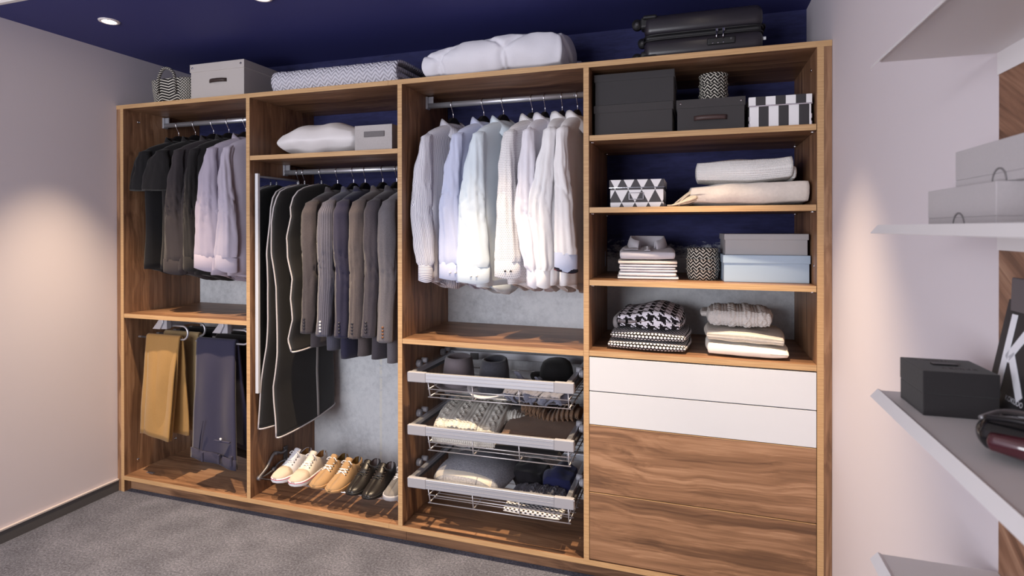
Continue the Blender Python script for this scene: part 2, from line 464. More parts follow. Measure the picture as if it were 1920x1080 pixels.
def knit(name, c, pu=0.012, pv=0.008, bump=0.8, var=0.18, dist=0.004):
    t = NT(name, 0.92, 0, 0.15); u = t.xyz(t.uv())
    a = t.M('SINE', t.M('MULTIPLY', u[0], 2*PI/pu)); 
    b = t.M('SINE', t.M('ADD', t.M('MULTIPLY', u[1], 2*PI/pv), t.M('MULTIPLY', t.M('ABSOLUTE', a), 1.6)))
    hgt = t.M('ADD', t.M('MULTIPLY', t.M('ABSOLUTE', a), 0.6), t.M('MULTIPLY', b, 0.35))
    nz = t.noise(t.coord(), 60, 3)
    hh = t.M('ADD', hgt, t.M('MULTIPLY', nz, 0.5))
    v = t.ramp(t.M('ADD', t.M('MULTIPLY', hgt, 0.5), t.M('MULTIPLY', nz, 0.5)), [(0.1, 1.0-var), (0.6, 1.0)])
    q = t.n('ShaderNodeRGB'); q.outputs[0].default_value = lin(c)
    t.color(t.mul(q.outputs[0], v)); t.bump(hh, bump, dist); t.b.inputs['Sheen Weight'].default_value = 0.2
    return t.m
def houndstooth(name, dark, light, tile):
    t = NT(name, 0.92, 0, 0.15); u = t.xyz(t.uv())
    i = t.M('FLOOR', t.M('MULTIPLY', t.M('DIVIDE', u[0], tile), 8.0)); j = t.M('FLOOR', t.M('MULTIPLY', t.M('DIVIDE', u[1], tile), 8.0))
    wa = t.M('LESS_THAN', t.M('FRACT', t.M('DIVIDE', i, 8.0)), 0.49); we = t.M('LESS_THAN', t.M('FRACT', t.M('DIVIDE', j, 8.0)), 0.49)
    sel = t.M('LESS_THAN', t.M('FRACT', t.M('DIVIDE', t.M('ADD', i, j), 4.0)), 0.49)
    f = t.M('ADD', t.M('MULTIPLY', sel, wa), t.M('MULTIPLY', t.M('SUBTRACT', 1.0, sel), we))
    t.color(t.mix(f, light, dark)); t.bump(t.noise(t.coord(), 160, 3), 0.5, 0.002); return t.m
def gingham(name, dark, light, p):
    t = NT(name, 0.9, 0, 0.15); u = t.xyz(t.uv())
    a = t.M('LESS_THAN', t.M('FRACT', t.M('DIVIDE', t.M('ADD', u[0], u[1]), p)), 0.5); b = t.M('LESS_THAN', t.M('FRACT', t.M('DIVIDE', t.M('SUBTRACT', u[0], u[1]), p)), 0.5)
    t.color(t.mix(t.M('MULTIPLY', t.M('ADD', a, b), 0.5), light, dark)); return t.m
def herring(name, p=0.026, q=0.0135, wd=0.40, dark=(28, 26, 27), light=(226, 220, 208)):
    """black and cream zig-zag plait"""
    t = NT(name, 0.55, 0, 0.35); u = t.xyz(t.uv())
    z = t.M('ABSOLUTE', t.M('SUBTRACT', t.M('FRACT', t.M('DIVIDE', u[0], p)), 0.5))
    s = t.M('FRACT', t.M('DIVIDE', t.M('ADD', u[1], t.M('MULTIPLY', z, p*0.95)), q))
    f = t.M('LESS_THAN', s, wd)
    t.color(t.mix(f, dark, light))
    hgt = t.M('ADD', t.M('SINE', t.M('MULTIPLY', s, 2*PI)), t.M('MULTIPLY', z, 2.0)); t.bump(hgt, 0.6, 0.004); return t.m

# ------------------------------------------------------------------ hangers and hanging clothes
def hook_pts():
    p = [(0, 0, -0.085), (0, 0, -0.055), (0, -0.006, -0.042), (0, -0.019, -0.012), (0, -0.021, 0.004)]
    for a in range(170, -30, -20): p.append((0, 0.0195*math.cos(math.radians(a)), 0.0195*math.sin(math.radians(a))))
    return bez(p, 3)
HP = hook_pts()
def hanger(x, z, rz, label, group, body=M_BLACKWOOD):
    t = thing('clothes_hanger', label, 'hanger', (x, RY, z), rz, group)
    tube('hook', HP, 0.0021, M_CHROME, t, 8)
    half = [(0.205, -0.222), (0.20, -0.20), (0.13, -0.165), (0.075, -0.135), (0.045, -0.100), (0.022, -0.078), (0.0, -0.073)]
    low = [(0.0, -0.165), (-0.10, -0.190), (-0.19, -0.232)]
    out = half + [(-y, zz) for y, zz in half[-2::-1]] + [(-0.19, -0.232), (-0.1, -0.19), (0, -0.165), (0.1, -0.19), (0.19, -0.232)]
    prism('shoulder_bar', out, 0, -0.011, 0.011, body, t, 0.006)
    return t
def torso_rings(P, seed, amp):
    """P: list of (z, half width, half thickness)"""
    zs = []
    for i in range(len(P)-1):
        k = max(1, int(abs(P[i+1][0]-P[i][0])/0.03))
        for j in range(k):
            f = j/k; zs.append(tuple(P[i][q]*(1-f)+P[i+1][q]*f for q in range(3)))
    zs.append(P[-1]); out = []; n = 44
    z0 = P[0][0]; z1 = P[-1][0]
    for z, hw, ht in zs:
        d = min(1, max(0, (z0-0.12-z)/0.6)); rg = []
        for k in range(n):
            a = 2*PI*k/n; cx, sy = math.cos(a), math.sin(a)
            x = ht*sp(cx, 0.75); y = hw*sp(sy, 0.8)
            ed = 1-abs(sy)**3
            fo = amp*d*ed*(math.sin(y*38+seed*2.1+z*2.0) + 0.6*math.sin(y*71+seed*5+z*3) + 1.6*noise.noise(Vector((y*9+z*3, z*3, seed*7.7))) - 1.3*max(0, 1-abs(noise.noise(Vector((y*7-z*4, z*5, seed*2.3))))*5)**2)
            x += fo*(1 if cx > 0 else 0.8)
            y += 0.012*d*noise.noise(Vector((seed*3.3, z*5, 1 if sy > 0 else 5)))*abs(sy)
            rg.append((x, y, z))
        out.append(rg)
    return out
def sleeve_rings(side, S, seed, amp=0.006, tw=0.0):
    """S: list of (z, cx, cy, hx, hy); side -1 = front arm"""
    zs = []
    for i in range(len(S)-1):
        k = max(1, int(abs(S[i+1][0]-S[i][0])/0.012))
        for j in range(k):
            f = j/k; f2 = f*f*(3-2*f); zs.append(tuple(S[i][q]*(1-f)+S[i+1][q]*f if q in (0,) else S[i][q]*(1-f2)+S[i+1][q]*f2 for q in range(5)))
    zs.append(S[-1]); out = []; n = 40
    ztop, zbot = S[0][0], S[-1][0]
    for z, cx, cy, hx, hy in zs:
        rg = []; f = (ztop-z)/(ztop-zbot); el = math.exp(-((f-0.52)/0.16)**2)
        for k in range(n):
            a = 2*PI*k/n; c, s_ = math.cos(a), math.sin(a)
            x = hx*c; y = hy*s_*(0.45+0.55*abs(s_)**0.6)
            q1 = noise.noise(Vector((c*1.3+seed*4, s_*1.6+side, z*6+seed)))
            q2 = noise.noise(Vector((c*2.0+seed*2+z*5, s_*1.5, z*11+seed*3+c*1.5)))
            cr = max(0, 1-abs(q2)*5)**2*(0.3+1.6*el)
            q3 = noise.noise(Vector((c*3.2+seed, side*2.0, z*2.2)))
            d = amp*(q1*1.2 - cr*1.0 + q3*1.3*min(1, f*3))
            ox, oy = x+d*c*0.9, y+d*(0.35*c+1.1*s_); tf = tw*min(1, f*4)
            rg.append((cx+ox*math.cos(tf)-oy*math.sin(tf), cy+ox*math.sin(tf)+oy*math.cos(tf), z))
        out.append(rg)
    return out
def slv(front, L, wide, drift, elbow, cuff, ws=0.205, z0=-0.205):
    s = -1 if front else 1
    if cuff > 0.75*wide:      # open cuff: the sleeve hangs as a straight widening panel
        q = cuff*1.04; k = (0.46*q, 0.62*q, 0.80*q, 0.93*q, q)
    else: k = (0.54*wide, 0.78*wide, wide, 0.92*wide, max(wide*0.80, cuff))
    return [(z0+0.028, 0, s*(ws-0.045), 0.012, 0.02), (z0, 0, s*ws, 0.030, 0.032), (z0-0.06, drift*0.05, s*(ws+0.012), k[0], 0.034),
            (z0-0.18, drift*0.2+elbow*0.3-0.006, s*(ws+0.018), k[1], 0.036), (z0-0.38, drift*0.5+elbow-0.010, s*(ws+0.014), k[2], 0.034),
            (z0-0.56, drift*0.8+elbow*0.4-0.004, s*(ws+0.012), k[3], 0.030), (-L+0.10, drift*0.95, s*(ws+0.012), k[4], 0.027),
            (-L+0.080, drift, s*(ws+0.012), cuff*0.98, 0.024)]
def cuff_part(front, L, drift, cuff, mat, parent, ws=0.205, h=0.085, tilt=0.0, name='cuff', off=0.0, tw=0.0):
    s = -1 if front else 1; rings = []
    for z, g in ((-L+h+0.003, -0.003), (-L+h, 0.0012), (-L+h*0.5, 0.0016), (-L+0.001, 0.0018), (-L, 0.0006), (-L+0.006, -0.003), (-L+0.03, -0.006)):
        rg = []
        for k in range(26):
            a = 2*PI*k/26
            c, s_ = math.cos(a), math.sin(a)
            ox, oy = (cuff+g*0.6)*c, (0.023+g*0.8)*s_*(0.45+0.55*abs(s_)**0.6)+0.004*c
            rg.append((drift+off+ox*math.cos(tw)-oy*math.sin(tw), s*(ws+0.012)+ox*math.sin(tw)+oy*math.cos(tw), z+tilt*c*cuff+0.006*math.sin(2*a+1)*(1 if z < -L+h*0.4 else 0)))
        rings.append(rg)
    return loft(name, rings, mat, parent, (False, True))
def collar_part(mat, parent, z=-0.138, rx=0.052, ry=0.070, h=0.046, point=0.055, spread=0.018):
    n = 36; rings = []
    prof = [(-0.010, -0.004, 0), (0.0, h*0.6, 0), (0.003, h, 0), (0.007, h+0.004, 0), (0.012, h*0.7, .4), (spread, 0.0, 1)]
    for dr, dz, pt in prof:
        rg = []
        for k in range(n):
            a = 2*PI*k/n; c = math.cos(a)
            lean = -0.045*(c+0.25) if c > -0.25 else 0
            zz = z + dz + lean*(1.0) - pt*point*max(0, c)**1.5*abs(math.sin(a))**0.5
            rg.append(((rx+dr)*c+0.004, (ry+dr)*math.sin(a), zz))
        rings.append(rg)
    o = loft('collar', rings, mat, parent, (False, False)); return solid(o, 0.0015, 0)
SHIRT = [(-0.115, 0.050, 0.036), (-0.128, 0.082, 0.044), (-0.150, 0.135, 0.047), (-0.172, 0.178, 0.043), (-0.195, 0.207, 0.037), (-0.225, 0.214, 0.036),
         (-0.36, 0.203, 0.044), (-0.60, 0.198, 0.048), (-0.85, 0.205, 0.046), (-1.00, 0.212, 0.042)]
def shirt(name, x, z, deg, label, cat, group, mat, cuffm=None, collarm=None, L=0.95, wide=0.072, drift=0.0, elbow=0.0, seed=1, hem=-0.955,
          cuffw=0.052, buttons=None, trim=None, short=False, amp=0.0065, tilt=0.0, gap=0.9):
    rz = math.radians(deg)
    t = thing(name, label, cat, (x, RY, z), rz, group)
    cuffm = cuffm or mat; collarm = collarm or mat; twa = math.radians(16-deg)
    P = [(a, b, c*gap) for a, b, c in SHIRT[:-1]] + [(hem, 0.21, 0.040*gap)]
    R = torso_rings(P, seed, amp)
    # curved shirt tail
    for q in R[-5:]:
        pass
    o = loft('body', R, mat, t, (True, False)); solid(o, 0.002, -1)
    tail = []
    last = R[-1]
    for dz in (0.0, 0.03, 0.055):
        f = dz/0.055
        tail.append([(px*(1-0.15*f), py*(1-0.35*f*f), hem-dz*(1-min(1, abs(py)/0.2)**2)) for px, py, pz in last])
    o = loft('shirt_tail', tail, mat, t, (False, False)); solid(o, 0.002, -1)
    for fr in (True, False):
        if short:
            s = -1 if fr else 1
            S = [(-0.178, 0, s*0.16, 0.012, 0.02), (-0.205, 0, s*0.205, 0.036, 0.034), (-0.27, drift*0.3, s*0.218, wide*0.8, 0.038), (-0.38, drift*0.8, s*0.226, wide, 0.038), (-0.43, drift, s*0.228, wide*1.02, 0.038), (-0.445, drift, s*0.228, wide*0.98, 0.036), (-0.43, drift, s*0.228, wide*0.9, 0.030)]
            loft('sleeve', sleeve_rings(s, S, seed, 0.004, twa if fr else 0), mat, t, (True, True))
        else:
            loft('sleeve', sleeve_rings(-1 if fr else 1, slv(fr, L, wide*1.06, drift, elbow, cuffw), seed+(0 if fr else 3), 0.006, twa if fr else 0), mat, t, (True, False))
            c = cuff_part(fr, L, drift, cuffw, cuffm, t, tilt=tilt, tw=twa if fr else 0)
            if trim and fr:
                for k, tm in enumerate(trim):
                    cuff_part(fr, L+0.002, drift, cuffw+0.0016, tm, c, h=0.016-0.006*k, tilt=tilt, name='cuff_band', off=0.0, tw=twa)
            if buttons and fr:
                for bx in (-0.012, 0.016):
                    setloc(disc('button', (bx, -0.0265, 0), 0.0048, 0.006, buttons, c, 1, 10), (drift, -0.217, -L+0.035), (0, 0, twa))
    collar_part(collarm, t)
    return t

# bay 3: seven shirts
HG = 'black hangers on the white shirts rail'
SG = 'light shirts in the third bay'
M_STR = striped('blue_pinstripe_cotton', (232, 231, 238), (82, 86, 128), 0.0075, 0.26)
M_STRH = striped('pinstripe_cuff_cotton', (232, 231, 238), (82, 86, 128), 0.0075, 0.26, True)
M_LBLUE = fabric('light_blue_cotton', (204, 211, 238), var=0.05)
M_PBLUE = fabric('pale_blue_cotton', (224, 236, 246), var=0.05)
M_DOTS = dotted('micro_dot_cotton', (240, 238, 240), (150, 150, 160), 0.0085, 0.22)
M_WHT = [fabric('white_cotton_%d' % i, c, var=0.04) for i, c in enumerate([(238, 236, 246), (244, 243, 246), (243, 240, 242)])]
M_CUFFB = fabric('blue_lined_cuff', (198, 206, 232), var=0.05)
M_NAVYB = fabric('navy_trim', (28, 28, 44)); M_REDB = fabric('red_trim', (178, 44, 48))
M_BTN = plain('pearl_button', (222, 222, 226), 0.3); M_BTND = plain('dark_button', (44, 44, 54), 0.3)
b3 = [
 (2.092, -19, 'white dress shirt with thin blue vertical stripes and tight striped cuff', M_STR, dict(cuffm=M_STRH, wide=0.058, drift=0.005, elbow=-0.018, cuffw=0.037, L=0.955)),
 (2.271, -20, 'plain light blue shirt between the striped shirt and the pale one', M_LBLUE, dict(wide=0.080, drift=-0.022, elbow=-0.018, cuffw=0.070, L=0.94, buttons=M_BTN)),
 (2.383, -20, 'very pale icy blue shirt with wide open cuff, third from left', M_PBLUE, dict(wide=0.080, drift=-0.020, elbow=-0.008, cuffw=0.082, L=0.955, buttons=M_BTN, hem=-0.975)),
 (2.543, -17, 'white shirt covered in a fine grey micro dot pattern', M_DOTS, dict(wide=0.066, drift=-0.006, elbow=0.004, cuffw=0.064, L=0.925, buttons=M_BTND)),
 (2.612, -8, 'plain lilac-white shirt squeezed behind the micro dot shirt', M_WHT[0], dict(wide=0.056, drift=0.03, elbow=-0.012, cuffw=0.03, L=0.965)),
 (2.703, -4, 'plain white shirt with narrow cuff hanging lowest, second from right', M_WHT[1], dict(wide=0.054, drift=-0.03, elbow=-0.022, cuffw=0.036, L=0.965)),
 (2.783, -9, 'white shirt with red and navy band at its blue cuff', M_WHT[2], dict(wide=0.062, drift=0.022, elbow=0.01, cuffw=0.055, L=0.885, cuffm=M_CUFFB, trim=[M_NAVYB, M_REDB], tilt=-0.1)),
]
nth = ['leftmost', 'second from left', 'third from left', 'fourth from left', 'fifth from left', 'second from right', 'rightmost']
for i, (x, dg, lab, mt, kw) in enumerate(b3):
    hanger(x, R1, math.radians(dg), 'black wooden hanger with steel hook on white shirts rail, ' + nth[i], HG)
    shirt('dress_shirt', x, R1, dg, lab, 'shirt', SG, mt, seed=i*1.37+2, **kw)

# bay 1: polos and shirts
M_BLK = [fabric('black_cotton_%d' % i, c, var=0.12) for i, c in enumerate([(25, 24, 27), (32, 30, 32), (54, 49, 53), (32, 30, 32)])]
M_LIL = [fabric('lilac_grey_cotton_%d' % i, c, var=0.05) for i, c in enumerate([(172, 164, 182), (180, 173, 190)])]
G1 = 'dark and grey tops in the first bay'
b1 = [
 (0.135, -14, 'black short-sleeved polo shirt hanging furthest left in first bay', M_BLK[0], dict(short=True, wide=0.066, drift=-0.006, hem=-0.93)),
 (0.275, -14, 'black short-sleeved polo with stitched sleeve hem beside charcoal shirt', M_BLK[1], dict(short=True, wide=0.085, drift=-0.035, hem=-0.93)),
 (0.425, -18, 'charcoal brown long-sleeved shirt between polo and black shirt', M_BLK[2], dict(wide=0.075, drift=-0.035, elbow=-0.02, cuffw=0.072, L=0.955, tilt=-0.06)),
 (0.548, -18, 'black long-sleeved shirt tucked between charcoal and lilac-grey shirts', M_BLK[3], dict(wide=0.062, drift=-0.025, elbow=-0.02, cuffw=0.05, L=0.935)),
 (0.680, -19, 'lilac-grey long-sleeved shirt with raised collar, left of the pair', M_LIL[0], dict(wide=0.075, drift=-0.035, elbow=-0.012, cuffw=0.082, L=0.93, tilt=-0.12)),
 (0.800, -17, 'lilac-grey long-sleeved shirt half hidden by the wardrobe divider', M_LIL[1], dict(wide=0.078, drift=-0.012, elbow=0.02, cuffw=0.066, L=0.93, tilt=-0.2)),
]
nth1 = ['leftmost', 'second from left', 'third from left', 'third from right', 'second from right', 'hidden at the right end']
for i, (x, dg, lab, mt, kw) in enumerate(b1):
    hanger(x, R1, math.radians(dg), 'black hanger with steel hook on first bay rail, ' + nth1[i], 'black hangers on the first bay rail')
    shirt('polo_shirt' if kw.get('short') else 'long_sleeved_shirt', x, R1, dg, lab, 'shirt', G1, mt, seed=i*2.11+20, **kw)

# bay 2: six suit jackets
def suiting(name, c, line=None, pitch=0.012, wd=0.1):
    t = NT(name, 0.85, 0, 0.2); u = t.xyz(t.uv()); nz = t.noise(t.coord(), 260, 2, 0.6)
    a = t.ramp(nz, [(0.25, tuple(int(v*0.82) for v in c)), (0.75, c)])
    if line:
        a = t.mix(t.M('LESS_THAN', t.M('FRACT', t.M('DIVIDE', u[0], pitch)), wd), a, line)
    t.color(a); t.bump(nz, 0.2, 0.0006); t.b.inputs['Sheen Weight'].default_value = 0.2; return t.m
JACK = [(-0.118, 0.055, 0.040), (-0.135, 0.095, 0.048), (-0.155, 0.145, 0.052), (-0.175, 0.190, 0.048), (-0.200, 0.216, 0.042), (-0.235, 0.220, 0.042),
        (-0.40, 0.198, 0.050), (-0.62, 0.190, 0.050), (-0.85, 0.205, 0.052)]
def jacket(x, deg, label, mat, seed, L, drift, hem, wide=0.055, elbow=0.012, btn=M_BTND):
    t = thing('suit_jacket', label, 'jacket', (x, RY, R2), math.radians(deg), 'suit jackets in the second bay')
    P = [(a, b, c*0.82) for a, b, c in JACK] + [(hem, 0.208, 0.044)]
    o = loft('body', torso_rings(P, seed, 0.004), mat, t, (True, False)); solid(o, 0.003, -1)
    for fr in (True, False):
        s = -1 if fr else 1; ws = 0.208
        S = [(-0.172, 0, s*0.165, 0.014, 0.02), (-0.198, 0, s*0.205, 0.040, 0.036), (-0.26, drift*0.05, s*(ws+0.015), wide*0.92, 0.046), (-0.42, drift*0.3+elbow*0.5, s*(ws+0.022), wide, 0.046),
             (-0.60, drift*0.55+elbow, s*(ws+0.020), wide*0.95, 0.042), (-0.80, drift*0.85+elbow*0.4, s*(ws+0.024), wide*0.88, 0.038), (-L+0.004, drift, s*(ws+0.030), wide*0.86, 0.036), (-L, drift, s*(ws+0.030), wide*0.82, 0.033), (-L+0.03, drift, s*(ws+0.03), wide*0.7, 0.026)]
        sl = loft('sleeve', sleeve_rings(s, S, seed+(0 if fr else 5), 0.0035), mat, t, (True, True))
        if fr:
            for k in range(4):
                disc('button', (drift+wide*0.18, -ws-0.030-0.0365, -L+0.03+k*0.017), 0.0062, 0.005, btn, sl, 1, 10)
    # stand of the collar and lapel roll on the chest
    n = 24; cr = []
    for dr, dz in ((-0.008, 0.0), (0.0, 0.03), (0.006, 0.035), (0.014, -0.005)):
        cr.append([((0.046+dr)*math.cos(2*PI*k/n), (0.078+dr)*math.sin(2*PI*k/n), -0.135+dz-0.05*max(0, math.cos(2*PI*k/n))) for k in range(n)])
    solid(loft('collar', cr, mat, t, (False, False)), 0.003, 0)
    lap = []
    for z, y0, y1 in ((-0.16, 0.02, 0.075), (-0.25, 0.01, 0.082), (-0.33, 0.005, 0.07), (-0.47, 0.0, 0.012)):
        lap.append([(0.047, -y1, z), (0.052, -(y0+y1)/2, z), (0.050, -y0, z)])
    solid(loft('lapel', lap, mat, t, closed=False), 0.004, 1)
    return t
jk = [(1.350, 'dark taupe suit jacket, leftmost jacket beside the garment covers', suiting('taupe_wool', (76, 70, 74)), 0.915, -0.005, -1.0, 0.046, M_BTND),
      (1.459, 'blue-grey pinstripe suit jacket with pale buttons on its cuff', suiting('pinstripe_wool', (82, 81, 95), (112, 112, 128), 0.012, 0.16), 0.925, -0.012, -1.01, 0.056, M_BTN),
      (1.537, 'navy blue suit jacket in the middle of the jackets', suiting('navy_wool', (48, 47, 70)), 0.925, 0.012, -1.05, 0.05, M_BTND),
      (1.653, 'grey-brown herringbone tweed jacket, third jacket from right', suiting('tweed_wool', (100, 92, 92), (78, 70, 72), 0.007, 0.45), 0.925, -0.005, -1.03, 0.05, M_BTND),
      (1.742, 'dark grey suit jacket between tweed and light grey jackets', suiting('dark_grey_wool', (76, 71, 79)), 0.915, -0.012, -1.04, 0.048, M_BTND),
      (1.835, 'mid grey suit jacket with brown cuff buttons nearest the divider', suiting('mid_grey_wool', (112, 108, 114)), 0.935, -0.004, -1.055, 0.056, plain('brown_button', (120, 78, 50), 0.3))]
nth2 = ['leftmost of six', 'second of six', 'third of six', 'fourth of six', 'fifth of six', 'last, against the divider']
for i, (x, lab, mt, L, dr, hem, wd, bt) in enumerate(jk):
    dg = -6 if i != 2 else -2
    hanger(x, R2, math.radians(dg), 'broad black suit hanger on the jacket rail, ' + nth2[i], 'suit hangers on the second bay rail')
    jacket(x, dg, lab, mt, i*1.9+3, L, dr, hem, wd, 0.010, bt)

# garment covers
M_BAG = fabric('black_cover_cloth', (36, 34, 34), 0.6, var=0.2); M_PIPE = fabric('pale_grey_piping', (206, 200, 202), 0.7, var=0.05)
M_ZIP = plain('grey_zip_tape', (150, 146, 146), 0.6)
def cover(x, deg, label, Lf, Lb, seed, drift, wig, zipper=False):
    t = thing('garment_cover', label, 'garment bag', (x, RY, R2), math.radians(deg), 'black garment covers in the second bay')
    top = [(-0.075, 0.02, 0.018), (-0.088, 0.075, 0.03), (-0.105, 0.135, 0.034), (-0.128, 0.18, 0.034), (-0.165, 0.205, 0.034), (-0.22, 0.216, 0.034)]
    n = 40; rows = [(z, y, tt) for z, y, tt in top]
    k = 46
    for j in range(1, k+1): rows.append((-0.22-(1.0)*(j/k), 0.216+0.018*(j/k), 0.034+0.01*(j/k)))
    rings = []; fr = []; bk = []
    for i, (z, hw, ht) in enumerate(rows):
        f = max(0, (-0.22-z)); fl = (Lf-0.22)*f; bl = (Lb-0.22)*f
        zq = z*7.0; z_0 = math.floor(zq); wg = wig*((1-(zq-z_0))*noise.cell(Vector((seed*3.7, z_0+0.5, 3))) + (zq-z_0)*noise.cell(Vector((seed*3.7, z_0+1.5, 3)))-0.4)*min(1, max(0, (-0.13-z)*12))
        rg = []
        for q in range(n):
            a = 2*PI*q/n; y = hw*sp(math.sin(a), 0.85); xx = ht*sp(math.cos(a), 0.8)
            s = (y+hw)/(2*hw) if hw else 0.5            # 0 front .. 1 back
            zz = z if f == 0 else -0.22-(fl*(1-s)+bl*s)
            dd = drift*f*(1-s) + wg*(1-s)**2*2.2
            xx += 0.008*noise.noise(Vector((y*7, zz*5, seed*3)))*min(1, f*4)
            y2 = y + 0.6*wg*(1-s)
            rg.append((xx+dd, y2, zz))
        rings.append(rg)
        e0 = rg[int(n*0.75)]; e1 = rg[int(n*0.25)]
        fr.append((e0[0], e0[1]-0.002, e0[2])); bk.append((e1[0], e1[1]+0.002, e1[2]))
    body = loft('cover_body', rings, M_BAG, t, (True, True))
    tube('piping', fr, 0.0042, M_PIPE, body, 8); tube('piping', bk, 0.0042, M_PIPE, body, 8)
    lastr = rings[-1]; hem = [lastr[(int(n*0.75)+q) % n] for q in range(n//2+1)]
    tube('hem_piping', [(p[0]+0.002, p[1], p[2]-0.001) for p in hem], 0.0042, M_PIPE, body, 8)
    if zipper:
        zp = []
        for rg in rings[24:]:
            p = rg[1]; zp.append([(p[0]+0.0015, p[1]-0.008, p[2]), (p[0]+0.0025, p[1]+0.008, p[2])])
        solid(loft('zip', zp, M_ZIP, body, closed=False), 0.002, 1)
    return t
for x, dg, lab, lf, lb, sd, dr, wig, zp in (
    (1.075, -3, 'long black garment cover nearest the pull-out mirror, grey piping', 1.48, 1.46, 1, -0.05, 0.010, False),
    (1.118, -9, 'longest black garment cover with zip strip, middle of three', 1.515, 1.45, 2, 0.035, 0.008, True),
    (1.238, -8, 'short black garment cover beside the taupe jacket', 1.027, 0.98, 3, 0.005, 0.014, False)):
    cover(x, dg, lab, lf, lb, sd, dr, wig, zp)
    t = thing('wire_hanger', 'thin hanger with steel hook carrying the ' + {1: 'mirror-side', 2: 'longest', 3: 'short'}[sd] + ' garment cover', 'hanger', (x, RY, R2), math.radians(dg), 'thin hangers in the garment covers')
    tube('hook', HP, 0.0020, M_CHROME, t, 8)
    tube('collar_sleeve', [(0, 0, -0.084), (0, 0, -0.056)], 0.0045, M_ALUW, t, 10)
    tube('frame', bez([(0, -0.17, -0.155), (0, -0.08, -0.115), (0, 0, -0.086), (0, 0.08, -0.115), (0, 0.17, -0.155)], 5), 0.004, M_PIPE, t, 8)

# pull-out mirror
M_MFRAME = plain('white_aluminium', (226, 227, 232), 0.45, 0.1)
mr = thing('pull_out_mirror', 'tall pull-out mirror with white aluminium frame beside garment covers', 'mirror', (0.992, 0, 0))
for nm, a in (('front_profile', (-0.008, 0.012, 0.026, 0.044, 0.684, 1.93)), ('rear_profile', (-0.006, 0.006, 0.372, 0.384, 0.70, 1.92)), ('top_profile', (-0.006, 0.006, 0.044, 0.372, 1.908, 1.92)), ('bottom_profile', (-0.006, 0.006, 0.044, 0.372, 0.70, 0.712))):
    box(nm, *a, M_MFRAME if nm == 'front_profile' else M_ALUW, mr, 0.002)
box('mirror_pane', -0.002, 0.002, 0.044, 0.372, 0.712, 1.908, plain('mirror_glass', (225, 228, 232), 0.02, 1.0), mr)
box('slide_rail', -0.0195, -0.008, 0.06, 0.36, 1.28, 1.31, M_DGREYPL, mr, 0.002)

# ------------------------------------------------------------------ trouser racks and trousers
def trouser_rack(x, label):
    t = thing('trouser_rack', label, 'trouser rack', (x, 0, 1.0714), 0, 'pull-out trouser racks under the first shelf')
    box('runner', 0.005, 0.050, 0.05, 0.50, -0.055, -0.001, M_GREYPL, t, 0.003)
    prism('front_grip', [(0.0, -0.001), (0.032, -0.001), (0.032, -0.022), (0.008, -0.062), (-0.052, -0.062), (-0.012, -0.018)], 1, 0.022, 0.055, M_ALUW, t, 0.003)
    prism('front_cap', [(0.032, -0.001), (0.055, -0.001), (0.055, -0.06), (0.01, -0.062), (0.032, -0.022)], 1, 0.03, 0.06, M_GREYPL, t, 0.002)
    for k in range(4):
        y = 0.075+0.125*k; zt = -0.045; zl = -0.127; R = (zt-zl)/2
        p = [(0.03, y, zt), (0.13, y, zt)]
        for a in range(80, -91, -17): p.append((0.13+R*math.cos(math.radians(a)), y, (zt+zl)/2+R*math.sin(math.radians(a))))
        p += [(0.05, y, zl), (-0.225, y, zl)]
        a_ = tube('arm', p, 0.0062, M_ALU, t, 12)
        tube('rubber_sleeve', [(0.06, y, zl), (-0.20, y, zl)], 0.0068, M_DGREYPL, a_, 12)
    return t
trouser_rack(0.268, 'silver pull-out trouser rack holding the mustard trousers')
trouser_rack(0.728, 'silver pull-out trouser rack holding the navy trousers')
def draped(parent, name, mat, y, zrod, xl, xr, front, back, taper=(0, 0, 0, 0), seed=0, spread=0.02, th=0.012, amp=0.006, folds=3, cols=22):
    """cloth hung over a rod: front/back are hem heights; taper shifts hem corners (fl, fr, bl, br)"""
    rows = []; N = 22
    for j in range(N): f = 1-j/(N-1); rows.append(('f', f))
    for a in (30, 60, 90, 120, 150): rows.append(('a', a))
    for j in range(N): rows.append(('b', j/(N-1)))
    rr = 0.012; rings = []
    for kind, v in rows:
        rg = []
        for i in range(cols+1):
            s = i/cols
            if kind == 'a':
                a = math.radians(180-v if False else v); x = xl+(xr-xl)*s; yy = y-rr*math.cos(a); z = zrod+rr*math.sin(a)
            else:
                hem = front if kind == 'f' else back; t0, t1 = (taper[0], taper[1]) if kind == 'f' else (taper[2], taper[3])
                x = xl+(xr-xl)*s + v*(t0*(1-s)+t1*s); z = zrod-(zrod-hem)*v
                fold = amp*math.sin(s*PI*folds*1.0+seed+v*0.6)*min(1, v*2.5) + amp*1.6*noise.noise(Vector((s*2.2+seed, z*5, 1.5 if kind == 'f' else 7)))*v
                yy = y + (-1 if kind == 'f' else 1)*(rr+spread*v*(1-0.3*v)) + fold
                z += 0.012*v*math.sin(s*PI+seed)-0.02*v*s*(0.5)
            rg.append((x, yy, z))
        rings.append(rg)
    o = loft(name, rings, mat, parent, closed=False); return solid(o, th, 0)
M_MUST = fabric('mustard_chino', (172, 132, 78), var=0.10); M_BEIGE = fabric('beige_chino', (176, 152, 112), var=0.1)
M_NAVY = fabric('navy_chino', (50, 49, 72), var=0.1); M_BLKT = fabric('black_trouser', (30, 28, 30), var=0.1)
ZR = 1.0714-0.127+0.007
t = thing('trousers', 'mustard yellow chinos draped over the front arm of the left rack', 'trousers', (0.25, 0.075, ZR)); LX, LY, LZ = 0.25, 0.075, ZR
def loc(v, o): return v-o
draped(t, 'front_leg', M_MUST, 0, 0, 0.125-LX, 0.388-LX, 0.345-LZ, 0.36-LZ, (-0.045, -0.055, 0.0, 0.0), 0.4, 0.035, 0.012, 0.010, 2.2)
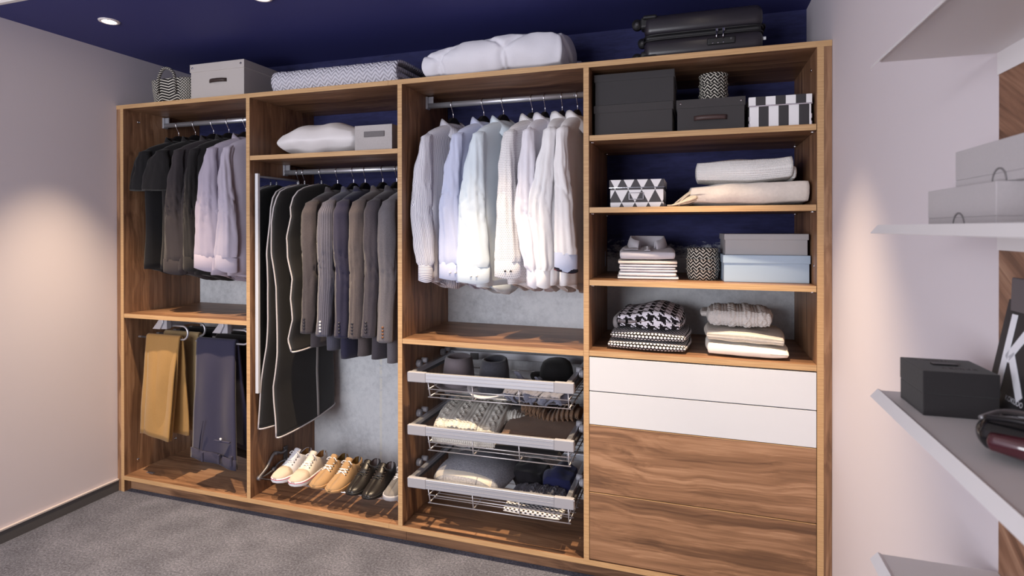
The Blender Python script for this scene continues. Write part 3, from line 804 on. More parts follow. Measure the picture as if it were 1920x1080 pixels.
draped(t, 'rear_leg', M_MUST, 0.004, -0.004, 0.14-LX, 0.378-LX, 0.36-LZ, 0.37-LZ, (-0.0, -0.02, 0.02, 0.03), 2.4, 0.055, 0.010, 0.010, 2.6)
box('cuff_lining', 0.175-LX, 0.275-LX, -0.012, 0.0, 0.336-LZ, 0.40-LZ, fabric('white_lining', (232, 230, 238)), t, 0.003)
for nm, yk, x0, x1, mt, hem, lab in (('trousers', 0.200, 0.12, 0.40, M_BEIGE, 0.385, 'beige chinos hanging behind the mustard pair on the left rack'),
                                    ('trousers', 0.325, 0.11, 0.40, M_BLKT, 0.34, 'black trousers on the third arm of the left rack')):
    t = thing(nm, lab, 'trousers', ((x0+x1)/2, yk, ZR), 0, 'trousers on the pull-out racks')
    hw = (x1-x0)/2
    draped(t, 'leg', mt, 0, 0, -hw, hw, hem-ZR, hem+0.02-ZR, (0.01, 0.02, 0.0, 0.02), yk*9, 0.035, 0.012, 0.010, 2.4)
    draped(t, 'leg', mt, 0.003, -0.004, -hw+0.02, hw-0.005, hem+0.02-ZR, hem+0.03-ZR, (0.0, 0.02, 0.02, 0.03), yk*5, 0.052, 0.010, 0.009, 2.0)
# navy trousers, waistband down
t = thing('trousers', 'navy trousers draped waistband-down with back pocket and button showing', 'trousers', (0.69, 0.075, ZR), 0, 'trousers on the pull-out racks')
HF = 0.262-ZR
fr = draped(t, 'seat_and_legs', M_NAVY, 0, 0, -0.165, 0.118, HF, 0.33-ZR, (-0.005, 0.055, 0.0, 0.06), 1.3, 0.055, 0.014, 0.009, 3.2)
wb = []
for j, z in enumerate((0.055, 0.0, -0.003)):
    wb.append([(-0.172+0.345*i/20+0.003, -0.012-0.055*0.72-0.012+0.009*math.sin(i/20*PI*3.2+1.9)-0.001*(j == 1), HF+z+0.012*math.sin(i/20*PI+1.3)-0.01*i/20) for i in range(21)])
solid(loft('waistband', wb, fabric('navy_waistband', (46, 45, 66)), t, closed=False), 0.006, 0)
for x in (-0.06, 0.06, 0.15): box('belt_loop', x-0.006, x+0.006, -0.082, -0.070, HF+0.002, HF+0.056, M_NAVY, t, 0.002)
box('pocket_welt', 0.02, 0.135, -0.078, -0.066, HF+0.128, HF+0.136, fabric('navy_welt', (44, 44, 70)), t, 0.002)
disc('pocket_button', (0.075, -0.079, HF+0.148), 0.007, 0.005, M_BTN, t, 1, 14)
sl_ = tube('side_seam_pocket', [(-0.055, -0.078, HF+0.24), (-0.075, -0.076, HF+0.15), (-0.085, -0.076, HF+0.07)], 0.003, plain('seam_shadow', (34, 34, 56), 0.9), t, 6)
t = thing('trousers', 'black trousers hanging behind the navy pair', 'trousers', (0.71, 0.2, ZR), 0, 'trousers on the pull-out racks')
draped(t, 'leg', M_BLKT, 0, 0, -0.17, 0.15, 0.26-ZR, 0.28-ZR, (0, 0.03, 0, 0.03), 2, 0.04, 0.014, 0.008, 2.5)
draped(t, 'leg', M_BLKT, 0.003, -0.004, -0.17, 0.14, 0.28-ZR, 0.29-ZR, (0, 0.03, 0, 0.03), 4, 0.055, 0.010, 0.008, 2.5)
t = thing('trousers', 'charcoal trousers on the rear arm of the right rack', 'trousers', (0.71, 0.325, ZR), 0, 'trousers on the pull-out racks')
draped(t, 'leg', M_BLKT, 0, 0, -0.17, 0.15, 0.27-ZR, 0.30-ZR, (0, 0.03, 0, 0.03), 6, 0.04, 0.014, 0.008, 2.5)

#PART2
# ------------------------------------------------------------------ storage boxes
def strap(parent, x, y, z, wd, mat=M_LEATHER, name='handle'):
    """leather loop handle on the front face (y is the face)"""
    p = []
    for k in range(13):
        s = k/12; a = s*2-1
        p.append([(x+wd/2*a, y-0.002-0.016*max(0, 1-abs(a)**3.5), z+0.010), (x+wd/2*a, y-0.004-0.018*max(0, 1-abs(a)**3.5), z), (x+wd/2*a, y-0.002-0.016*max(0, 1-abs(a)**3.5), z-0.010)])
    o = solid(loft(name, p, mat, parent, closed=False), 0.003, 0)
    for a in (-1, 1):
        disc('rivet', (x+a*(wd/2-0.012), y-0.006, z), 0.0045, 0.006, M_CHROME, o, 1, 12)
    return o
def storage_box(name, label, x0, x1, y0, y1, z0, z1, lid, mbody, mlid=None, rz=0, group=None, over=0.004, cat='box', bev=0.002):
    cx = (x0+x1)/2
    t = thing(name, label, cat, (cx, y0, z0), rz, group); hw = (x1-x0)/2; dp = y1-y0; hh = z1-z0
    box('body', -hw+over, hw-over, over, dp-over, 0.0005, hh-0.006, mbody, t, bev)
    box('lid', -hw, hw, 0, dp, hh-lid, hh, mlid or mbody, t, bev)
    return t, hw, dp, hh
M_GREIGE = fabric('grey_linen_board', (196, 188, 184), 0.8, var=0.05)
M_CHAR = fabric('charcoal_board', (66, 63, 64), 0.7, var=0.08)
M_CHAR2 = fabric('charcoal_board_dark', (60, 58, 60), 0.7, var=0.08)
t, hw, dp, hh = storage_box('storage_box', 'greige lidded storage box with dark leather handle on wardrobe top', 0.475, 0.878, 0.06, 0.42, H, 2.598, 0.048, M_GREIGE)
strap(t, 0.01, 0.004, hh*0.50, 0.125)
for a in (-1, 1): disc('lid_rivet', (a*(hw-0.022), -0.001, hh-0.024), 0.006, 0.004, M_CHROME, t, 1, 12)

# woven basket with handles, on top at the left
M_HER = herring('zigzag_plait', 0.034, 0.0165, 0.38); M_HERS = herring('zigzag_plait_small', 0.031, 0.0155, 0.38)
t = thing('woven_basket', 'black and white zigzag woven basket with arched handles on wardrobe top', 'basket', (0.315, 0.19, H))
def rrect(hx, hy, z, n=48, e=0.35): return ring(0, 0, z, hx, hy, n, e)
rg = [rrect(0.150, 0.125, 0.0), rrect(0.156, 0.13, 0.004), rrect(0.166, 0.138, 0.10), rrect(0.170, 0.141, 0.148), rrect(0.167, 0.138, 0.153), rrect(0.160, 0.132, 0.146), rrect(0.150, 0.122, 0.02)]
loft('basket_wall', rg, M_HER, t, (True, True))
for y in (-0.145, 0.14):
    tube('handle', bez([(-0.075, y, 0.06), (-0.07, y, 0.15), (-0.035, y, 0.205), (0.005, y, 0.21), (0.045, y, 0.185), (0.06, y, 0.14), (0.062, y, 0.06)], 6), 0.0085, M_HERS, t, 10)
def round_basket(label, x, y, z, r, h, bulge, mat):
    t = thing('woven_pot', label, 'basket', (x, y, z), 0, 'small zigzag woven baskets')
    pr = [(0.001, 0.002), (r*0.90, 0.0), (r*0.96, 0.006)]
    for k in range(1, 10):
        f = k/10; pr.append((r*(0.96+bulge*math.sin(f*PI)), h*f))
    pr += [(r*0.97, h-0.003), (r*0.95, h), (r*0.90, h-0.004), (r*0.88, h*0.3), (0.001, 0.02)]
    lathe('basket_wall', pr, mat, t, 44)
    tube('rim', [(r*0.94*math.cos(2*PI*k/36), r*0.94*math.sin(2*PI*k/36), h-0.003) for k in range(36)], 0.006, mat, t, 8, True)
    for k in range(2):
        tube('plait_band', [((r*(0.96+bulge*math.sin((k+1)/3*PI))+0.001)*math.cos(2*PI*i/36), (r*(0.96+bulge*math.sin((k+1)/3*PI))+0.001)*math.sin(2*PI*i/36), h*(k+1)/3) for i in range(36)], 0.0045, mat, t, 6, True)
    return t

# quilt: folded ribbon profile
M_QUILT = NT('pale_grey_quilt', 0.9, 0, 0.15)
_u = M_QUILT.xyz(M_QUILT.uv())
_z = M_QUILT.M('ABSOLUTE', M_QUILT.M('SUBTRACT', M_QUILT.M('FRACT', M_QUILT.M('DIVIDE', _u[0], 0.05)), 0.5))
_s = M_QUILT.M('FRACT', M_QUILT.M('DIVIDE', M_QUILT.M('ADD', _u[1], M_QUILT.M('MULTIPLY', _z, 0.05)), 0.022))
_h = M_QUILT.M('SINE', M_QUILT.M('MULTIPLY', _s, PI))
M_QUILT.color(M_QUILT.ramp(_h, [(0.05, (178, 176, 188)), (0.5, (214, 212, 222))])).bump(_h, 0.9, 0.006); M_QUILT = M_QUILT.m
t = thing('folded_quilt', 'pale grey stitched quilt folded flat on the wardrobe top', 'quilt', (1.47, 0, H))
def ribbon(name, path, x0, x1, mat, parent, th, nx=40, amp=0.004, seed=0):
    pts = bez(path, 8); rings = []
    for p in pts:
        rings.append([(x0+(x1-x0)*k/nx, p[1]+amp*noise.noise(Vector((k*0.35, p[1]*8, seed))), max(th/2, p[2]+amp*noise.noise(Vector((k*0.3, p[2]*9, seed+4))))) for k in range(nx+1)])
    return solid(loft(name, rings, mat, parent, closed=False), th, 0)
ribbon('outer_fold', [(0, 0.46, 0.008), (0, 0.20, 0.008), (0, 0.10, 0.014), (0, 0.068, 0.05), (0, 0.070, 0.095), (0, 0.105, 0.128), (0, 0.22, 0.138), (0, 0.46, 0.140)], -0.40, 0.395, M_QUILT, t, 0.014)
for k, (za, zb) in enumerate(((0.028, 0.060), (0.072, 0.100))):
    ribbon('inner_fold', [(0, 0.46, za), (0, 0.16, za), (0, 0.115, za+0.006), (0, 0.105, (za+zb)/2), (0, 0.115, zb-0.006), (0, 0.16, zb), (0, 0.46, zb+0.004)], -0.385, 0.383-0.008*k, M_QUILT, t, 0.020, seed=k+1)
ribbon('back_fold', [(0, 0.455, 0.015), (0, 0.475, 0.04), (0, 0.48, 0.075), (0, 0.475, 0.11), (0, 0.455, 0.13)], -0.395, 0.385, M_QUILT, t, 0.016, seed=5)

# duvet: puffy body with stitched curves
M_DUV = fabric('white_duvet_cotton', (236, 234, 242), 0.8, var=0.04)
def stitch(p):
    a, b = p[0], p[1]
    return min(abs(math.sin(5.4*a+0.9*math.sin(9*b+0.5))), abs(math.sin(5.4*a-0.9*math.sin(9*b+0.5)+PI/2)))
def duv(q, nr):
    tz = min(1, max(0, (q.z/0.11+1)/2)); s = q.y*0.9+q.z*1.3
    g = stitch((q.x*1.6, s)); k = min(1, g*3.2)
    wr = 0.0030*math.sin(q.x*62+s*30+9*noise.noise(q*6))*math.exp(-g*3)
    q = q + nr*(0.016*(math.sin(k*PI/2)**0.8-1) + wr + 0.005*noise.noise(q*11))
    q.z += tz*(0.026*(q.x/0.4) + 0.008*math.sin(q.x*8+1))
    return q
t = thing('folded_duvet', 'thick puffy white quilted duvet folded on the wardrobe top', 'duvet', (2.368, 0.27, H))
soft('duvet_body', (0.815, 0.42, 0.225), (0.11, 0.13, 0.11), M_DUV, t, 96, 0.012, 5, 3, duv)
soft('duvet_fold', (0.60, 0.10, 0.17), (0.08, 0.05, 0.08), M_DUV, setloc(bpy.data.objects.new('x', None)) if False else t, 40, 0.010, 6, 8, lambda q, n: q + Vector((0.115, 0.215, 0)))

# suitcase
M_CASE = plain('black_hard_shell', (44, 40, 46), 0.34, 0, 0.5, 0.1); M_CASE2 = plain('black_rubber', (28, 27, 29), 0.55)
t = thing('suitcase', 'black hard-shell cabin suitcase lying flat on the wardrobe top', 'suitcase', (3.375, 0.09, H))
def shell(name, z0, z1, flip):
    b = box(name, -0.245, 0.262, 0.0, 0.37, z0, z1, M_CASE, t, 0.034, seg=5)
    for p in b.data.polygons: p.use_smooth = True
    for k in range(5):
        zz = z0 if flip else z1
        box('shell_rib', -0.21, 0.23, 0.055+0.06*k, 0.075+0.06*k, zz-0.003, zz+0.003, M_CASE, b, 0.0028)
    return b
ZS = 0.012
lo = shell('lower_shell', ZS, ZS+0.098, True); hi = shell('upper_shell', ZS+0.106, ZS+0.206, False)
for zz, th in ((ZS+0.088, 0.007), (ZS+0.110, 0.007)):
    o = tube('rim_bead', [(p[0]+0.0085, p[1]+0.185, zz) for p in ring(0, 0, 0, 0.2555, 0.187, 60, 0.22)], 0.0045, M_CASE2, t, 8, True)
box('zip_band', -0.238, 0.255, 0.006, 0.364, ZS+0.085, ZS+0.116, M_CASE2, t, 0.028, seg=4)
for x in (0.072, 0.10):
    z_ = box('zip_slider', x-0.005, x+0.005, -0.008, 0.004, ZS+0.096, ZS+0.110, M_CHROME, t, 0.002)
    tube('zip_pull', [(x-0.001, -0.010, ZS+0.098), (x-0.003, -0.011, ZS+0.062)], 0.0024, M_CHROME, z_, 8)
lk = box('combination_lock', 0.03, 0.15, -0.006, 0.01, ZS+0.038, ZS+0.072, M_CASE2, t, 0.012, seg=4)
for k in range(3): disc('lock_dial', (0.055+0.022*k, -0.0065, ZS+0.046), 0.0032, 0.003, M_CHROME, lk, 1, 10)
disc('lock_keyhole', (0.132, -0.0065, ZS+0.06), 0.006, 0.003, M_DGREYPL, lk, 1, 12)
for z, y in ((ZS+0.016, 0.045), (ZS+0.016, 0.325), (ZS+0.175, 0.045), (ZS+0.175, 0.325)):
    wg = box('wheel_housing', -0.262, -0.205, y-0.034, y+0.034, z-0.026, z+0.030, M_CASE2, t, 0.014, seg=3)
    disc('wheel', (-0.277, y-0.008, z), 0.024, 0.026, M_CASE2, wg, 1, 20); disc('wheel_hub', (-0.277, y-0.022, z), 0.009, 0.006, M_DGREYPL, wg, 1, 14)
box('white_luggage_tag', 0.263, 0.275, 0.03, 0.034, ZS+0.05, ZS+0.064, M_WHITE, t, 0.001)
for z in (0.012, 0.194): 
    cg = box('corner_guard', -0.25, -0.185, -0.004, 0.03, ZS+z-0.012+0.004, ZS+z+0.024-0.012, M_CASE2, t, 0.012, seg=3)
tube('carry_handle', bez([(0.262, 0.13, ZS+0.15), (0.278, 0.14, ZS+0.15), (0.282, 0.185, ZS+0.15), (0.278, 0.23, ZS+0.15), (0.262, 0.24, ZS+0.15)], 5), 0.006, M_CASE2, t, 10)

# ------------------------------------------------------------------ bay 2 shelf: pillow and felt box
M_PIL = fabric('white_pillow_cotton', (240, 236, 238), 0.85, var=0.03)
def pil(q, n):
    a = min(1, abs(q.x)/0.325); b = min(1, abs(q.y)/0.19)
    k = (1-a**3.2)*(1-b**3.2)
    q.z = q.z*(0.06+0.94*k**0.55) - 0.018*(1-k)
    q.z += (0.007*math.sin(q.x*26+q.y*9) + 0.006*noise.noise(q*11))*k
    if q.x < 0: q.x *= 1.0+0.05*b*a
    return q
t = thing('bed_pillow', 'plump white bed pillow with pointed corner on the second bay shelf', 'pillow', (1.312, 0.27, 2.027), math.radians(-2))
soft('pillow_case', (0.63, 0.37, 0.205), (0.2, 0.14, 0.10), M_PIL, t, 60, 0.004, 7, 2, pil, True)
t.location.z = 2.027
M_FELT = fabric('grey_felt', (190, 184, 184), 0.95, 500, 0.5, 0.12); M_FELTD = fabric('dark_grey_felt', (120, 116, 118), 0.95, 500, 0.5, 0.1)
t = thing('felt_box', 'small open light grey felt box with darker handle beside pillow', 'box', (1.735, 0.05, 2.027))
multibox('felt_wall', [(-0.112, 0.112, 0.0, 0.006, 0.001, 0.138), (-0.112, 0.112, 0.27, 0.276, 0.001, 0.138), (-0.112, -0.106, 0.006, 0.27, 0.001, 0.138), (0.106, 0.112, 0.006, 0.27, 0.001, 0.138), (-0.106, 0.106, 0.006, 0.27, 0.001, 0.008)], M_FELT, t)
box('handle_patch', -0.055, 0.068, -0.005, 0.0, 0.075, 0.105, M_FELTD, t, 0.003)

# ------------------------------------------------------------------ bay 4, top row
GB = 'charcoal boxes on the top shelf'
storage_box('storage_box', 'plain charcoal lidded box, lower of the stacked pair on top shelf', 2.905, 3.262, 0.06, 0.40, 2.042, 2.188, 0.036, M_CHAR, group=GB)
storage_box('storage_box', 'plain charcoal lidded box, upper of the stacked pair on top shelf', 2.908, 3.268, 0.055, 0.395, 2.188, 2.330, 0.034, M_CHAR2, group=GB)
t, hw, dp, hh = storage_box('storage_box', 'charcoal lidded box with brown leather handle under the woven pot', 3.276, 3.561, 0.04, 0.36, 2.042, 2.184, 0.038, M_CHAR, group=GB)
strap(t, 0.0, 0.004, hh*0.40, 0.135, plain('brown_leather', (74, 56, 54), 0.5))
for a in (-1, 1): disc('lid_rivet', (a*(hw-0.018), -0.001, hh-0.018), 0.004, 0.004, M_CHROME, t, 1, 12)
round_basket('small black and white zigzag woven pot on a charcoal box', 3.436, 0.21, 2.184, 0.064, 0.138, 0.01, M_HERS)
M_PAPERW = plain('white_paper', (238, 236, 238), 0.6); M_PAPERK = plain('black_paper', (52, 49, 52), 0.6)
t = thing('patterned_box', 'black and white vertically striped box with metal corners on top shelf', 'box', (3.694, 0.03, 2.042), 0, 'patterned boxes')
def stripes(name, x0, x1, y0, y1, z0, z1, phase, wd, parent):
    b = box(name, x0, x1, y0, y1, z0, z1, M_PAPERW, parent, 0.001)
    x = x0+phase
    while x < x1:
        a, c = max(x, x0+0.001), min(x+wd, x1-0.001)
        if c > a: box('black_stripe', a, c, y0-0.0008, y1+0.0008, z0+0.001, z1+0.0006, M_PAPERK, b)
        x += wd*2
    k = 0; y = y0+0.02
    while y < y1:
        box('black_stripe', x0-0.0008, x1+0.0008, y, min(y+wd, y1-0.002), z0+0.001, z1-0.001, M_PAPERK, b); y += wd*2
    return b
stripes('body', -0.118, 0.118, 0.004, 0.29, 0.0005, 0.092, 0.036, 0.0385, t)
l_ = stripes('lid', -0.121, 0.121, 0.0, 0.294, 0.092, 0.131, 0.027, 0.0385, t)
box('metal_edge', -0.1225, 0.1225, -0.0015, 0.2955, 0.089, 0.095, M_CHROME, l_, 0.001)
for a in (-1, 1):
    for z in (0.0, 0.03): box('metal_corner', a*0.119-0.0025, a*0.119+0.0025, 0.002, 0.014, z, z+0.02, M_CHROME, t, 0.001)

# row 2
t = thing('patterned_box', 'black and white triangle patterned box with label holder', 'box', (3.098, 0.08, 1.713), 0, 'patterned boxes')
def trimat():
    t = NT('triangle_paper', 0.6); o = t.xyz(t.coord())
    p, hgt = 0.0605, 0.058
    zz = t.M('ADD', t.M('DIVIDE', t.M('ADD', o[2], 0.034), hgt), 0.0)
    row = t.M('FLOOR', zz); f = t.M('FRACT', zz)
    ux = t.M('ADD', o[0], o[1])
    u = t.M('ADD', t.M('DIVIDE', ux, p), t.M('ADD', 0.55, t.M('MULTIPLY', t.M('MODULO', row, 2.0), 0.5)))
    d = t.M('MULTIPLY', t.M('ABSOLUTE', t.M('SUBTRACT', t.M('FRACT', u), 0.5)), 2.0)
    inside = t.M('LESS_THAN', d, t.M('SUBTRACT', 1.0, f))
    t.color(t.mix(inside, (238, 235, 238), (66, 62, 66))); return t.m
M_TRI = trimat()
box('body', -0.120, 0.120, 0.004, 0.25, 0.0005, 0.090, M_TRI, t, 0.001)
l_ = box('lid', -0.124, 0.124, 0.0, 0.254, 0.092, 0.129, M_TRI, t, 0.001)
box('metal_edge', -0.1255, 0.1255, -0.0015, 0.2555, 0.090, 0.0945, M_CHROME, l_, 0.001)
for nm, b in (('label_holder', (-0.035, 0.033, -0.001, 0.004, 0.036, 0.040)), ('label_holder', (-0.035, 0.033, -0.001, 0.004, 0.066, 0.070)), ('label_holder', (-0.035, -0.031, -0.001, 0.004, 0.040, 0.066)), ('label_holder', (0.029, 0.033, -0.001, 0.004, 0.040, 0.066))):
    box(nm, *b, M_CHROME, t, 0.001)
M_CREAM = fabric('cream_wool', (238, 227, 217), 0.95, 260, 0.6, 0.10, 0.003, 0.4); M_FRINGE = fabric('cream_fringe', (224, 208, 188))
t = thing('folded_blanket', 'soft cream wool blanket with tasselled fringe, under the knitted throw', 'blanket', (3.575, 0.24, 1.713))
soft('blanket_body', (0.50, 0.37, 0.112), (0.04, 0.06, 0.05), M_CREAM, t, 48, 0.007, 7, 4, lambda q, n: Vector((q.x, q.y, q.z + (0.012*max(0, q.x/0.25) + 0.012*max(0, -q.x/0.25-0.3)*-1)*(1 if q.z > 0 else 0))))
for k in range(22):
    y = -0.17+0.010*(k % 11)+random.uniform(-.004, .004); zz = 0.052+random.uniform(-0.03, 0.022) if k < 11 else 0.03+random.uniform(-.02, .02)
    dx = random.uniform(0.03, 0.085)
    tube('tassel', bez([(-0.215, y, zz+0.01), (-0.25, y-0.012, zz*0.85), (-0.265-dx*0.5, y-0.016, zz*0.35), (-0.255-dx, y-0.018+random.uniform(-.008, .008), 0.006)], 4), [0.0065-0.0003*j for j in range(13)], M_FRINGE, t, 6)
t = thing('folded_throw', 'white chunky-knit throw folded on top of the cream blanket', 'blanket', (3.558, 0.25, 1.813))
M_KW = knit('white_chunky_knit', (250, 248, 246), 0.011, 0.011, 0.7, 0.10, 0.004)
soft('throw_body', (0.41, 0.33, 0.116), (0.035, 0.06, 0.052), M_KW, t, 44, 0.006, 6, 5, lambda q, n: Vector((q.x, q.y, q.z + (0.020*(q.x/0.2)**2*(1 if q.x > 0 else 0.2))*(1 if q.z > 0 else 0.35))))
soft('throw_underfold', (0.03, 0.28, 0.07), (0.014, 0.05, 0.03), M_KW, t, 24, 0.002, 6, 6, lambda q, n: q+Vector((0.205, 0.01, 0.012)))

# row 3: folded shirts
fs = [(198, 194, 202), (238, 226, 214), (232, 230, 238), (240, 239, 242), (226, 224, 232), (243, 242, 244), (246, 245, 246)]
lab3 = ['grey folded shirt with collar on top of the shirt pile', 'cream folded shirt, second from top of the shirt pile', 'lavender-white folded shirt, third from top of the shirt pile', 'white folded shirt, fourth from top of the shirt pile', 'pale grey folded shirt, third from bottom of the shirt pile', 'white folded shirt, second from bottom of the shirt pile', 'white folded shirt at the bottom of the shirt pile']
zz = 1.381
for k in range(6, -1, -1):
    th = [0.045, 0.018, 0.012, 0.012, 0.012, 0.020, 0.014][k]; wd = [0.262, 0.275, 0.268, 0.262, 0.266, 0.268, 0.284][k]; dx = [0, 0, 0.003, -0.002, 0.004, -0.002, 0.0][k]
    mt = fabric('folded_cotton_%d' % k, fs[k], var=0.04)
    t = thing('folded_shirt', lab3[k], 'shirt', (3.148+dx, 0.075+(0.002*k % 3), zz), math.radians(5), 'folded shirts in the pile')
    dpt = 0.34
    if k:
        soft('folded_body', (wd, dpt, th*1.05), (0.02, 0.02, th*0.5), mt, t, 26, 0.0015, 8, k, lambda q, n: q+Vector((0, 0.17, 0)))
    else:
        def top(q, n):
            f = (q.y+0.17)/0.34
            q.z = q.z + (0.024*f if q.z > -0.01 else 0); q.x *= 1-0.12*f*f
            return q+Vector((0, 0.17, 0))
        soft('folded_body', (wd, dpt, th), (0.03, 0.03, 0.02), mt, t, 36, 0.003, 7, 3, top)
        n = 40; rr = []
        for dr, dz, pt in ((-0.012, -0.005, 0), (-0.004, 0.022, 0), (0.0, 0.043, 0), (0.006, 0.046, 0), (0.012, 0.03, 0.5), (0.020, 0.004, 1)):
            rg = []
            for i in range(n+1):
                a = math.radians(-62+304*i/n); c = -math.sin(a)      # opening to the front
                rg.append(((0.074+dr)*math.cos(a), 0.20+(0.074+dr)*math.sin(a) - pt*0.03*max(0, c)**2, 0.064+dz-0.026*max(0, c)-pt*0.010*max(0, c)))
            rr.append(rg)
        solid(loft('collar', rr, mt, t, closed=False), 0.0025, 0)
        box('placket', -0.013, 0.013, 0.012, 0.15, 0.0, 0.0025, mt, t).location = (0, 0, 0)
        t.children[-1].rotation_euler = (math.radians(5.5), 0, 0); t.children[-1].location = (0, 0.0, 0.0445)
        for yy in (0.035, 0.085, 0.128): disc('button', (0, yy, 0.0478+yy*0.096), 0.005, 0.003, M_BTN, t, 2, 10)
        p_ = box('chest_pocket', -0.098, -0.035, 0.045, 0.11, 0.0, 0.002, mt, t); p_.rotation_euler = (math.radians(4.5), 0, math.radians(8)); p_.location = (0, 0.0, 0.0455)
    zz += th
round_basket('bulging black and white zigzag woven basket between shirts and blue boxes', 3.388, 0.19, 1.381, 0.068, 0.142, 0.10, M_HERS)
M_BLUEG = plain('dusty_blue_card', (164, 184, 204), 0.55); M_GREYC = plain('grey_card', (160, 158, 160), 0.55)
storage_box('storage_box', 'dusty blue lidded box beneath the grey one', 3.472, 3.822, 0.088, 0.36, 1.381, 1.500, 0.036, M_BLUEG, rz=math.radians(3.5), group='cardboard boxes on the third shelf')
storage_box('storage_box', 'flat grey lidded box stacked on the dusty blue box', 3.478, 3.816, 0.098, 0.36, 1.500, 1.592, 0.026, M_GREYC, rz=math.radians(2.5), group='cardboard boxes on the third shelf')

# row 4
M_DOTB = dotted('black_white_dot_wool', (30, 28, 30), (236, 232, 236), 0.0165, 0.36); M_HOUND = houndstooth('houndstooth_wool', (30, 27, 29), (226, 222, 232), 0.056)
t = thing('folded_blanket', 'black blanket with rows of white dots at the bottom of the left pile', 'blanket', (3.152, 0.225, 1.058), math.radians(-3))
def dotb(q, n):
    e = abs(q.x)/0.19
    q.z = q.z*(1-0.18*e**3) + 0.012*math.exp(-((q.z)/0.012)**2)*0
    q.y += -0.010*math.cos(q.z*60) if q.y < -0.1 else 0
    return q
soft('lower_layer', (0.375, 0.36, 0.046), (0.05, 0.05, 0.023), M_DOTB, t, 40, 0.004, 7, 1, dotb)
soft('upper_layer', (0.362, 0.35, 0.048), (0.05, 0.05, 0.024), M_DOTB, t, 40, 0.004, 7, 2, lambda q, n: dotb(q, n)+Vector((0.004, 0.006, 0.042)))
t = thing('folded_jumper', 'black and white houndstooth folded knit on the dotted blanket', 'jumper', (3.158, 0.225, 1.143), math.radians(-4))
def hou(q, n):
    f = q.y/0.16
    q.z += (0.010*math.sin(q.x*22+0.8) + 0.012*f)*(1 if q.z > 0 else 0)
    q.x *= 1-0.10*(q.z/0.06 if q.z > 0 else 0)
    return q
soft('folded_body', (0.305, 0.31, 0.105), (0.035, 0.05, 0.045), M_HOUND, t, 44, 0.006, 7, 9, hou)
soft('rolled_edge', (0.045, 0.28, 0.075), (0.022, 0.06, 0.036), fabric('grey_wool_back', (150, 146, 148)), t, 24, 0.003, 7, 3, lambda q, n: q+Vector((-0.15, 0.0, -0.005)))
GJ = 'pale folded jumpers on the fourth shelf'
t = thing('folded_jumper', 'smooth ivory folded jumper at the bottom of the right pile', 'jumper', (3.574, 0.21, 1.058), math.radians(-2), GJ)
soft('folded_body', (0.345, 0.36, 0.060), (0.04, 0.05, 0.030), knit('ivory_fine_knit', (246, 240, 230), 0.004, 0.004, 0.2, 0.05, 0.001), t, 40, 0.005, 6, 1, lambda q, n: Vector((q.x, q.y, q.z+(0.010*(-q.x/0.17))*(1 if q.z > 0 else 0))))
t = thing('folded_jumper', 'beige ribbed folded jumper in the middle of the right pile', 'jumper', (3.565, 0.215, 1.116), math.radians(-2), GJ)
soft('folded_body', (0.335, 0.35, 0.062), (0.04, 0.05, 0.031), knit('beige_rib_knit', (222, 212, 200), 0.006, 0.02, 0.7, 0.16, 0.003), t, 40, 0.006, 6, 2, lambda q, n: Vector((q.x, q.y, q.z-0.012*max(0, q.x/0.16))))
def cable(q, n, p=0.085, amp=0.007):
    ph = (q.x/p); c = (ph % 1.0)-0.5; s = q.y*1.0 - q.z*1.0
    d = 0
    if abs(c) < 0.30:
        tw = 0.16*math.sin(s*2*PI/0.075)
        d = max(math.exp(-((c-tw)/0.09)**2), math.exp(-((c+tw)/0.09)**2))
    else:
        d = 0.35 if abs(abs(c)-0.40) < 0.05 else 0.0
    return q+n*amp*d
t = thing('folded_jumper', 'off-white cable-knit folded jumper on top of the right pile', 'jumper', (3.545, 0.225, 1.176), math.radians(-2), GJ)
M_CABLE = knit('off_white_cable_knit', (214, 208, 204), 0.008, 0.008, 0.6, 0.14, 0.003)
soft('folded_body', (0.275, 0.31, 0.088), (0.04, 0.06, 0.042), M_CABLE, t, 90, 0.005, 7, 3, lambda q, n: cable(q, n, 0.062, 0.007))
soft('sleeve_fold', (0.32, 0.20, 0.035), (0.03, 0.05, 0.017), M_CABLE, t, 40, 0.004, 8, 5, lambda q, n: q+Vector((-0.012, 0.06, 0.026)))

